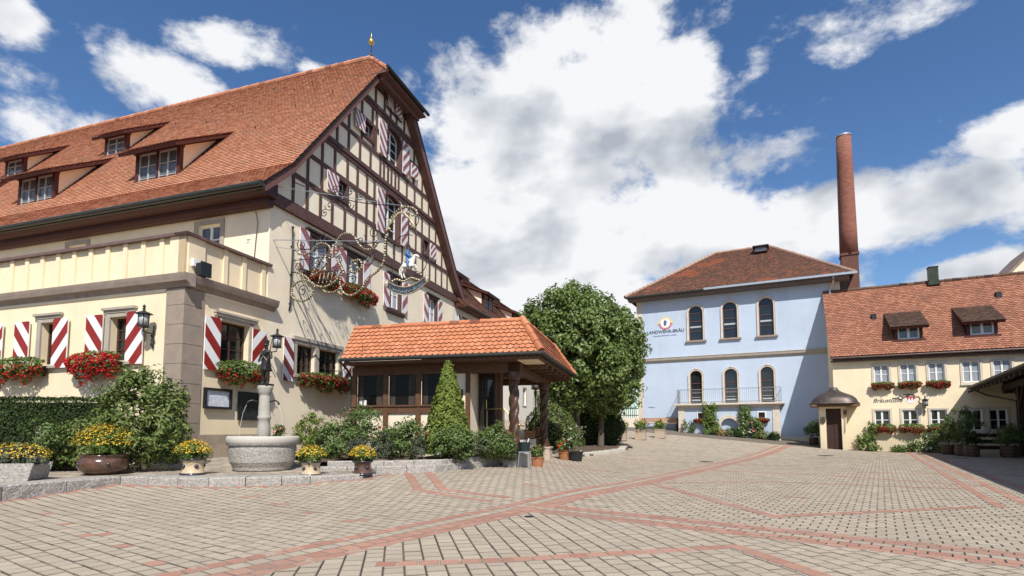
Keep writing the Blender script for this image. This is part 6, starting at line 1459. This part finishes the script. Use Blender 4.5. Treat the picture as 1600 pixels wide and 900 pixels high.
# chains from the arch to the name board
q=MB(); thin(q,[(4.84,8.2),(4.90,7.9),(4.80,7.7),(4.86,7.45)],.014); spiral(q,(4.72,7.75),.12,0,1.2,.012); thin(q,[(3.72,7.0),(3.95,6.7),(3.98,6.2),(3.95,5.95)],.014); thin(q,[(4.95,6.1),(5.15,6.0),(5.20,5.85)],.013)
thin(q,[(4.0,6.9),(4.05,7.3),(4.4,7.5),(4.7,7.45)],.013); thin(q,[(4.15,6.08),(4.6,6.12),(5.05,6.25),(5.2,6.55),(5.05,6.8)],.015); spiral(q,(4.85,6.2),.15,3,1.2,.012)
spiral(q,(4.1,6.0),.12,0,1.2); q.build('hanger_scrolls',IRON,sg_)
q=MB()
for k in range(12): q.ball(SF(4.0+k*.085,.0,6.04+.04*math.sin(k)),(.05,.04,.035),7,5)
q.build('gilded_ground',GOLD,sg_,smooth=True)
# horse and rider
HO=(4.55,6.50); hs=.50
hv=[(-.30,0,.0),(-.05,0,.02),(.22,0,.12),(.40,0,.38),(.48,0,.60),(.66,0,.55),(.78,0,.44), # rump, belly, chest, neck, poll, nose
 (-.34,.08,-.30),(-.46,.08,-.48),(-.38,.08,-.78),(-.33,.08,-.84),(-.28,-.08,-.28),(-.38,-.08,-.50),(-.24,-.08,-.78),(-.18,-.08,-.84),
 (.34,.08,-.08),(.58,.08,-.05),(.62,.08,-.28),(.32,-.08,-.12),(.52,-.08,-.22),(.46,-.08,-.42),
 (-.46,0,-.02),(-.60,0,-.28),(-.58,0,-.60)]
he=[(0,1),(1,2),(2,3),(3,4),(4,5),(5,6),(0,7),(7,8),(8,9),(9,10),(0,11),(11,12),(12,13),(13,14),(2,15),(15,16),(16,17),(2,18),(18,19),(19,20),(0,21),(21,22),(22,23)]
hr_=[.21,.20,.19,.13,.105,.08,.05,.10,.055,.035,.045,.10,.055,.035,.045,.075,.045,.035,.075,.045,.035,.05,.06,.03]
hr0=skinmesh('horse',[(HO[0]+a*hs,b*hs,HO[1]+c*hs) for a,b,c in hv],he,[r*hs for r in hr_],mat('white_enamel',(.75,.72,.64),.4,.1,12),sg_,2,SF,1)
rv=[(-.02,0,.30),(-.02,0,.55),(-.02,0,.78),(-.01,0,.92),(0,0,1.02),(.06,.20,.14),(.10,.22,-.14),(.06,-.20,.14),(.10,-.22,-.14),(-.02,.18,.74),(.12,.20,.56),(.28,.10,.56),(-.02,-.18,.74),(.12,-.20,.56),(.28,-.10,.56),(.15,.22,-.17),(.15,-.22,-.17)]
re_=[(0,1),(1,2),(2,3),(3,4),(0,5),(5,6),(6,15),(0,7),(7,8),(8,16),(2,9),(9,10),(10,11),(2,12),(12,13),(13,14)]
ri=skinmesh('rider',[(HO[0]+a*hs,b*hs,HO[1]+c*hs) for a,b,c in rv],re_,[r*hs for r in [.15,.14,.14,.07,.11,.10,.07,.10,.07,.08,.055,.05,.08,.055,.05,.05,.05]],mat('blue_enamel',(.06,.16,.38),.45,.2,14),sg_,2,SF,0)
q=MB(); q.lathe(SF(HO[0],0,HO[1]+1.06*hs),[(.06,0),(.055,.02),(.062,.12),(0.0,.125)],12); q.build('rider_hat',IRON,ri)
q=MB(); q.box(SF,HO[0]-.14*hs*1.2,HO[0]+.2*hs,-.115,.115,HO[1]+.08,HO[1]+.12); q.tube([SF(HO[0]+.14,.0,HO[1]+.28),SF(HO[0]+.3,.03,HO[1]+.26)],.008,5); q.build('saddle',GOLD,hr0)
# curved name board
q=MB(); N_=26
zb_=lambda t:5.56+.30*(2*t-1)**2+.05*(t-.5)
for k in range(N_):
    t0,t1=k/N_,(k+1)/N_; a0,a1=3.80+1.42*t0,3.80+1.42*t1
    q.prism(SF,[(a0,zb_(t0)),(a1,zb_(t1)),(a1,zb_(t1)+.24),(a0,zb_(t0)+.24)],-.03,.03)
nb=q.build('name_board',mat('slate_blue_board',(.035,.045,.06),.5,.15,9),sg_)
q=MB()
for k in range(34):
    t0=k/33; a0=3.80+1.42*t0
    for dz in (0,.24): q.ball(SF(a0,.03,zb_(t0)+dz),.020,6,4)
for t0 in (0,1): q.lathe(SF(3.80+1.42*t0,-.0,zb_(t0)+.12)-Vector((0,0,.14)),[(.02,0),(.06,.06),(.07,.14),(.05,.22),(.02,.28)],10)
q.build('board_border',GOLD,nb)
ob=text('board_lettering','Landwehr-Bräu',.2,Fr((0,0,0),(1,0,0),(0,1,0)),0,0,0,mat('silver_lettering',(.62,.64,.66),.4,.1,10,metal=.5),nb,width=1.18)
for v in ob.data.vertices:
    x,y,z=v.co+woff(nb) ; t_=(.12+x)/1.42; p=SF(3.80+.12+x,.032+abs(y)*.3,zb_(t_)+.055+z*.80); v.co=p-woff(nb)
# ================================================================ boards on the annex wall, flood light
t=thing('menu_case','black framed glazed menu case with white sheets','menu board',tuple(AR(1.15,.05,1.9))); q=MB(); ring(q,AR,.74,1.55,1.97,2.42,.07,.055,.13); q.box(AR,.70,1.6,.051,.07,1.93,2.46); q.build('case_frame',IRON,t)
q=MB(); q.quad(AR(.74,.075,1.97),AR(1.55,.075,1.97),AR(1.55,.075,2.42),AR(.74,.075,2.42)); q.build('menu_sheet',mat('menu_paper',(.62,.64,.68),.35,.3,9,c2=(.45,.47,.52)),t)
t=thing('notice_board','plain black slate notice board left of the fountain pillar','notice board',tuple(AR(2.3,.05,1.7))); q=MB(); q.box(AR,1.92,2.66,.055,.09,1.62,2.44); ring(q,AR,1.92,2.66,1.62,2.44,.02,.052,.10); q.build('slate',mat('slate_board',(.025,.03,.03),.5,.4,9),t)
t=thing('flood_light','small black flood light fixed at the corner of the annex parapet','flood light',tuple(AR(.35,.2,5.55))); f=AR.at(.35,.2,5.72); q=MB(); q.box(f,-.13,.15,-.1,.1,-.17,.17); q.box(f,-.16,.18,.1,.13,-.2,.2); q.build('lamp_body',PLASTIC,t); q=MB(); q.tube([f(0,-.05,-.17),f(0,-.05,-.32),f(.4,-.25,-.02)],.016,6); q.build('lamp_arm',PLASTIC,t); q=MB(); q.box(f,-.2,-.02,-.22,-.1,.08,.28); q.build('control_box',WHITE,t)
# ================================================================ things by the porch
def stool(x,y):
    z=gnd(x,y); t=thing('metal_stool','small grey metal stool under the dark bucket by the front twisted column','stool',(x,y,z)); q=MB(); q.box(Fr((x,y,z)),-.17,.17,-.17,.17,.46,.49); q.build('seat',STEEL,t)
    for a,b in ((-1,-1),(1,-1),(1,1),(-1,1)): q=MB(); q.tube([(x+.15*a,y+.15*b,z+.47),(x+.20*a,y+.20*b,z)],.014,6); q.build('leg',STEEL,t)
    q=MB(); q.lathe((x,y,z+.495),[(.15,0),(.18,.24),(.19,.26),(.175,.26),(.15,.08)],20); o=tag(q.build('bucket',mat('dark_green_bucket',(.02,.035,.035),.4,.2,5)),'dark green bucket standing on the metal stool','bucket')
    q=MB(); q.tube([(x+.05,y,z+.6),(x+.13,y-.02,z+.86)],.018,6); q.build('scoop_handle',WHITE,o)
stool(.36,15.9)
def potplant(label,x,y,r,h,pm,fm,nf,frx,fh,lm=None,name='potted_plant',group=None,leaf=.08):
    z=gnd(x,y); t=thing(name,label,'potted plant',(x,y,z),group); q=MB(); q.lathe((x,y,z),[(r*.8,0),(r*.98,h*.85),(r*1.05,h*.87),(r*1.05,h),(r*.92,h),(r*.88,h*.8)],24); q.build('pot',pm,t,smooth=False)
    P,N,V=crown_pts((x,y,z+h+fh*.42),(frx,frx,fh*.5),1100,40,.13,.5,-.8,solid=.4); leafobj('foliage',P,N,leaf,lm or L_ROSE,t,.45,V)
    if fm: d=NR.normal(0,1,(nf,3)); d/=np.linalg.norm(d,axis=1)[:,None]; PP=np.array([x,y,z+h+fh*.42])+d*np.array([frx,frx,fh*.5])*NR.uniform(.9,1.2,(nf,1)); w=np.repeat(np.arange(nf),6); leafobj('blossoms',PP[w]+NR.normal(0,.02,(len(w),3)),d[w],.05,fm,t,.9,NR.random(len(w)))
    return t
potplant('terracotta pot of small reddish flowers right of the bucket stool',.78,17.0,.22,.30,TERRA,F_DRED,12,.25,.36)
potplant('terracotta pot with one red geranium beside the column base',2.0,20.9,.24,.30,TERRA,F_RED,14,.30,.5,L_GER)
potplant('black plastic tub with leafy plant and white blossoms beside the tree bed',2.42,20.7,.27,.36,PLASTIC,F_WHITE,22,.42,1.15,L_ROSE)
potplant('black tub with dark bushy plant tucked behind the rear column',.35,18.4,.24,.3,PLASTIC,None,0,.35,.5,L_HEDGE)
# ================================================================ cafe chairs and parasol beyond
def chair(label,x,y,ang):
    z=gnd(x,y); t=thing('wooden_chair',label,'chair',(x,y,z),'wooden chairs behind the porch'); f=Fr((x,y,z),(math.cos(ang),math.sin(ang),0),(-math.sin(ang),math.cos(ang),0))
    q=MB(); q.box(f,-.22,.22,-.21,.21,.43,.47); q.build('seat',BENCHW,t); q=MB(); 
    for k in range(4): q.box(f,-.22,.22,-.24,-.215,.55+k*.10,.62+k*.10)
    q.build('backrest',BENCHW,t)
    for a,b,h in ((-1,-1,.95),(1,-1,.95),(-1,1,.43),(1,1,.43)): q=MB(); q.box(f,a*.20-.02,a*.20+.02,b*.20-.02,b*.20+.02,0,h); q.build('leg',BENCHW,t)
chair('wooden slatted chair seen between the twisted columns, nearer the porch',.60,21.0,.4); chair('wooden slatted chair seen between the twisted columns, farther back',1.0,23.6,2.6)
x,y=7.05,37.5; z=gnd(x,y); t=thing('parasol','closed white parasol left of the blue brewery','parasol',(x,y,z)); q=MB(); q.lathe((x,y,z),[(.3,0),(.3,.08),(.03,.1),(.025,3.0),(.005,3.15)],12); q.build('pole',WHITE,t); q=MB(); q.lathe((x,y,z+.85),[(.33,0),(.28,.3),(.20,1.0),(.12,1.7),(.05,2.1),(.01,2.2)],9); q.build('canopy',mat('white_canvas',(.78,.76,.72),.9,.05,8),t)
# low dark fence and wall beyond the terrace
t=thing('garden_fence','dark garden fence on a low stone wall left of the brewery','fence',(6.5,41,1.4)); f=Fr((2.8,40.6,0),(.985,.17,0),(.17,-.985,0)); q=MB(); q.box(f,0,7.0,-.15,.15,.9,2.25); q.build('low_wall',BEIGE,t); q=MB()
for k in range(46): q.box(f,.05+k*.15,.09+k*.15,-.02,.02,2.25,3.05)
q.box(f,0,7,-.025,.025,2.4,2.46); q.box(f,0,7,-.025,.025,2.92,2.98); q.build('fence_bars',IRON,t)
# ================================================================ bench and concrete planters
p=BF(-11.3,.75,0); z=gz(p.x,p.y)+.03; f=Fr((p.x,p.y,z+.0),BF.r,BF.n); t=thing('bench','orange-brown wooden bench against the blue brewery wall','bench',(p.x,p.y,z))
q=MB(); [q.box(f,-1.45,1.45,b,b+.11,.43,.47) for b in (-.2,-.07,.06)]; q.build('seat',BENCHW,t)
q=MB(); [q.box(f,-1.45,1.45,-.30,-.26,c,c+.11) for c in (.58,.73)]; q.build('backrest',BENCHW,t)
for a in (-1.2,0,1.2): q=MB(); q.box(f,a-.04,a+.04,-.28,.16,-.1,.43); q.box(f,a-.035,a+.035,-.26,-.21,.43,.84); q.build('leg',DTIMB,t)
PLM=mat('washed_concrete',(.42,.34,.26),.95,.25,30,.5,50)
for (x,y,lb) in [(6.05,30.3,'leftmost tapered concrete planter with small orange flowers beside the tree shade'),(7.4,31.4,'middle one of three tapered concrete planters, orange and green'),(8.95,33.0,'rightmost concrete planter, standing in front of the bench')]:
    z=gnd(x,y); t=thing('concrete_planter',lb,'planter',(x,y,z),'concrete planters before the brewery'); q=MB(); q.lathe((x,y,z),[(.36,0),(.42,.0),(.40,.42),(.46,.56),(.40,.56),(.36,.45)],4,ph=.4); q.build('pot',PLM,t,bevel=.01)
    P,N,V=crown_pts((x,y,z+.78),(.44,.44,.36),1000,40,.13,.5,-.6); leafobj('foliage',P,N,.09,L_GER,t,.45,V); d=NR.normal(0,1,(80,3)); d/=np.linalg.norm(d,axis=1)[:,None]; d[:,2]=abs(d[:,2]); leafobj('blossoms',np.array([x,y,z+.85])+d*.42,d,.06,F_YEL,t,.9)
# ================================================================ climbers and low shrubs along the brewery
def climber(label,fr,a,b,z0,h,w,n,m,fl=None,nf=0,leaf=.13,group='climbing plants on the facades'):
    t=thing('climbing_plant',label,'climber',tuple(fr(a,b,z0)),group); q=MB(); rg=random.Random(int(a*31)); pts=[]
    for i in range(5):
        x=a+rg.uniform(-w,w)*.25; pp=[fr(a+rg.uniform(-.1,.1),b,z0),fr(x,b,z0+h*.4),fr(x+rg.uniform(-w,w)*.4,b-.02,z0+h*.9)]; q.tube(pp,[.02,.015,.006],5)
    q.build('stems',BARK,t)
    cl=[(rg.uniform(-1,1)*w*.5*(1-.35*(k/26)),rg.uniform(0,.25),z0+.15+(h-.2)*k/26) for k in range(27)]
    w_=NR.integers(0,27,n); C=np.array([tuple(fr(a+c[0],b+c[1],c[2])) for c in cl])
    qn=NR.normal(0,1,(n,3)); qn/=np.linalg.norm(qn,axis=1)[:,None]; P=C[w_]+qn*(NR.random(n)**.5)[:,None]*.26*w*1.1
    leafobj('foliage',P,qn+np.array(fr.n)*.6,leaf,m,t,.7,.3+.5*NR.random(n),.2)
    if fl: k=NR.integers(0,n,nf); leafobj('blossoms',P[k]+np.array(fr.n)*.12,np.tile(np.array(fr.n),(nf,1)),.12,fl,t,.9)
zb=lambda fr,a,b: gz(fr(a,b,0).x,fr(a,b,0).y)
climber('bright green climber left of the blind arch under the balcony',BF,-7.72,b1+.18,zb(BF,-7.7,1.4),2.1,1.0,1900,L_GER)
climber('climbing rose with pale blooms just right of the blind arch',BF,-5.45,b1+.18,zb(BF,-5.5,1.4),2.1,.8,1500,L_ROSE,F_WHITE,30)
climber('lower rambling rose between the arch and the right pilaster',BF,-4.75,b1+.2,zb(BF,-4.7,1.4),1.3,.8,1100,L_ROSE,F_PINK,25)
climber('sparse vine just right of the domed tavern door',YF,.95,.2,zb(YF,.9,.3),1.0,.6,200,L_GER,leaf=.13)
climber('sparse upright vine left of the first tavern window box',YF,1.45,.2,zb(YF,1.4,.3),1.7,.4,230,L_GER,leaf=.13)
climber('small leafy vine between the first and second tavern window boxes',YF,3.3,.3,zb(YF,3.3,.3),.65,.8,260,L_ROSE,leaf=.13)
climber('taller leafy vine below the second and third tavern window boxes',YF,4.1,.35,zb(YF,4.1,.35),1.0,.75,360,L_ROSE,F_WHITE,8,leaf=.13)
lg='low shrubs at the foot of the facades'
for (fr,a,b,r,h,lb,mm) in [(BF,-9.15,b1+.3,.50,.95,'round shrub before the left pilaster of the balcony base',L_ROSE),(BF,-6.9,b1+.35,.42,.45,'low reddish shrub at the left foot of the blind arch',L_DRY),(BF,-6.35,b1+.35,.42,.6,'low shrub in the middle of the blind arch',L_ROSE),(BF,-5.75,b1+.35,.42,.5,'low shrub at the right foot of the blind arch',L_HEDGE),(BF,-4.4,b1+.4,.45,.55,'low shrub beneath the rambling rose',L_BUSH),(BF,-3.8,b1+.45,.48,.62,'dark low shrub before the right pilaster',L_HEDGE),
  (YF,1.5,.5,.4,.3,'low green shrub under the left ground floor tavern window',L_BUSH),(YF,2.65,.45,.36,.32,'low shrub between two tavern windows',L_ROSE),(YF,4.7,.5,.4,.36,'low shrub beneath the third tavern window box',L_BUSH)]:
    p=fr(a,b,0); z=gz(p.x,p.y); shrub('low_shrub',lb,(p.x,p.y,z+h/2),(r,r*.7,h/2),700,mm,.11,lg,ncl=30,clr=.16,stems=False)
# ================================================================ barrels with plants
BARR=mat('barrel_staves',(.13,.065,.035),.7,.3,9,.3,30)
def barrel(label,x,y,r,h,prx,ph,n,m=L_ROSE,fl=None,nf=0):
    z=gnd(x,y); t=thing('barrel_planter',label,'barrel planter',(x,y,z),'oak barrels planted with shrubs'); q=MB(); q.lathe((x,y,z),[(r*.82,0),(r*.95,h*.25),(r,h*.5),(r*.95,h*.78),(r*.86,h),(r*.78,h),(r*.76,h*.85)],20); q.build('barrel',BARR,t)
    for zz in (.12,.36,.68,.90): q=MB(); rr=r*(.99 if .3<zz<.7 else .93); q.lathe((x,y,z+h*zz),[(rr*.97,-.02),(rr*1.02,-.02),(rr*1.02,.02),(rr*.97,.02)],20); q.build('hoop',IRON,t)
    q=MB(); q.tube([(x,y,z+h*.8),(x+.03,y,z+h+ph*.5)],[.03,.015],6); q.build('stems',BARK,t)
    P,N,V=crown_pts((x,y,z+h+ph*.5),(prx,prx,ph*.5),n,60,.2,.5,-.9,solid=.35); leafobj('foliage',P,N,.13,m,t,.32,V)
    if fl: k=NR.integers(0,len(P),nf); leafobj('blossoms',P[k],N[k],.07,fl,t,.9)
p=BF(-1.35,2.2,0); barrel('laurel in an oak barrel left of the domed tavern door',p.x-.25,p.y-.3,.28,.45,.55,1.1,1300,L_ROSE)
for (x,y,r,h,prx,ph,n,lb,mm,fl) in [(22.5,28.2,.30,.5,.65,1.0,1300,'leafy shrub in the first barrel at the edge of the shelter shade',L_BUSH,F_PINK),(21.9,26.6,.32,.55,.8,2.0,2200,'tall white flowering oleander in a barrel before the shelter',L_ROSE,F_WHITE),(21.75,25.9,.32,.55,.5,.6,700,'low plant in the barrel nearest the oleander, deep in shade',L_HEDGE,None),(22.9,25.2,.34,.55,.7,1.1,1300,'dark bushy plant in the rightmost barrel under the shelter',L_ROSE,None)]:
    barrel(lb,x,y,r,h,prx,ph,n,mm,fl,30 if fl else 0)
t=thing('low_fence','low dark plank fence under the timber shelter behind the barrels','fence',(24.5,26.5,.1)); f=Fr((22.6,27.2,0),(.94,-.34,0),(-.34,-.94,0)); q=MB(); [q.box(f,0,5,-.03,.03,.35+k*.3,.53+k*.3) for k in range(3)]; q.build('fence_rail',DTIMB,t); q=MB()
for k in range(4): q=MB(); q.box(f,.02+k*1.6,.14+k*1.6,-.12,-.031,-.1,1.2); q.build('fence_post',DTIMB,t)
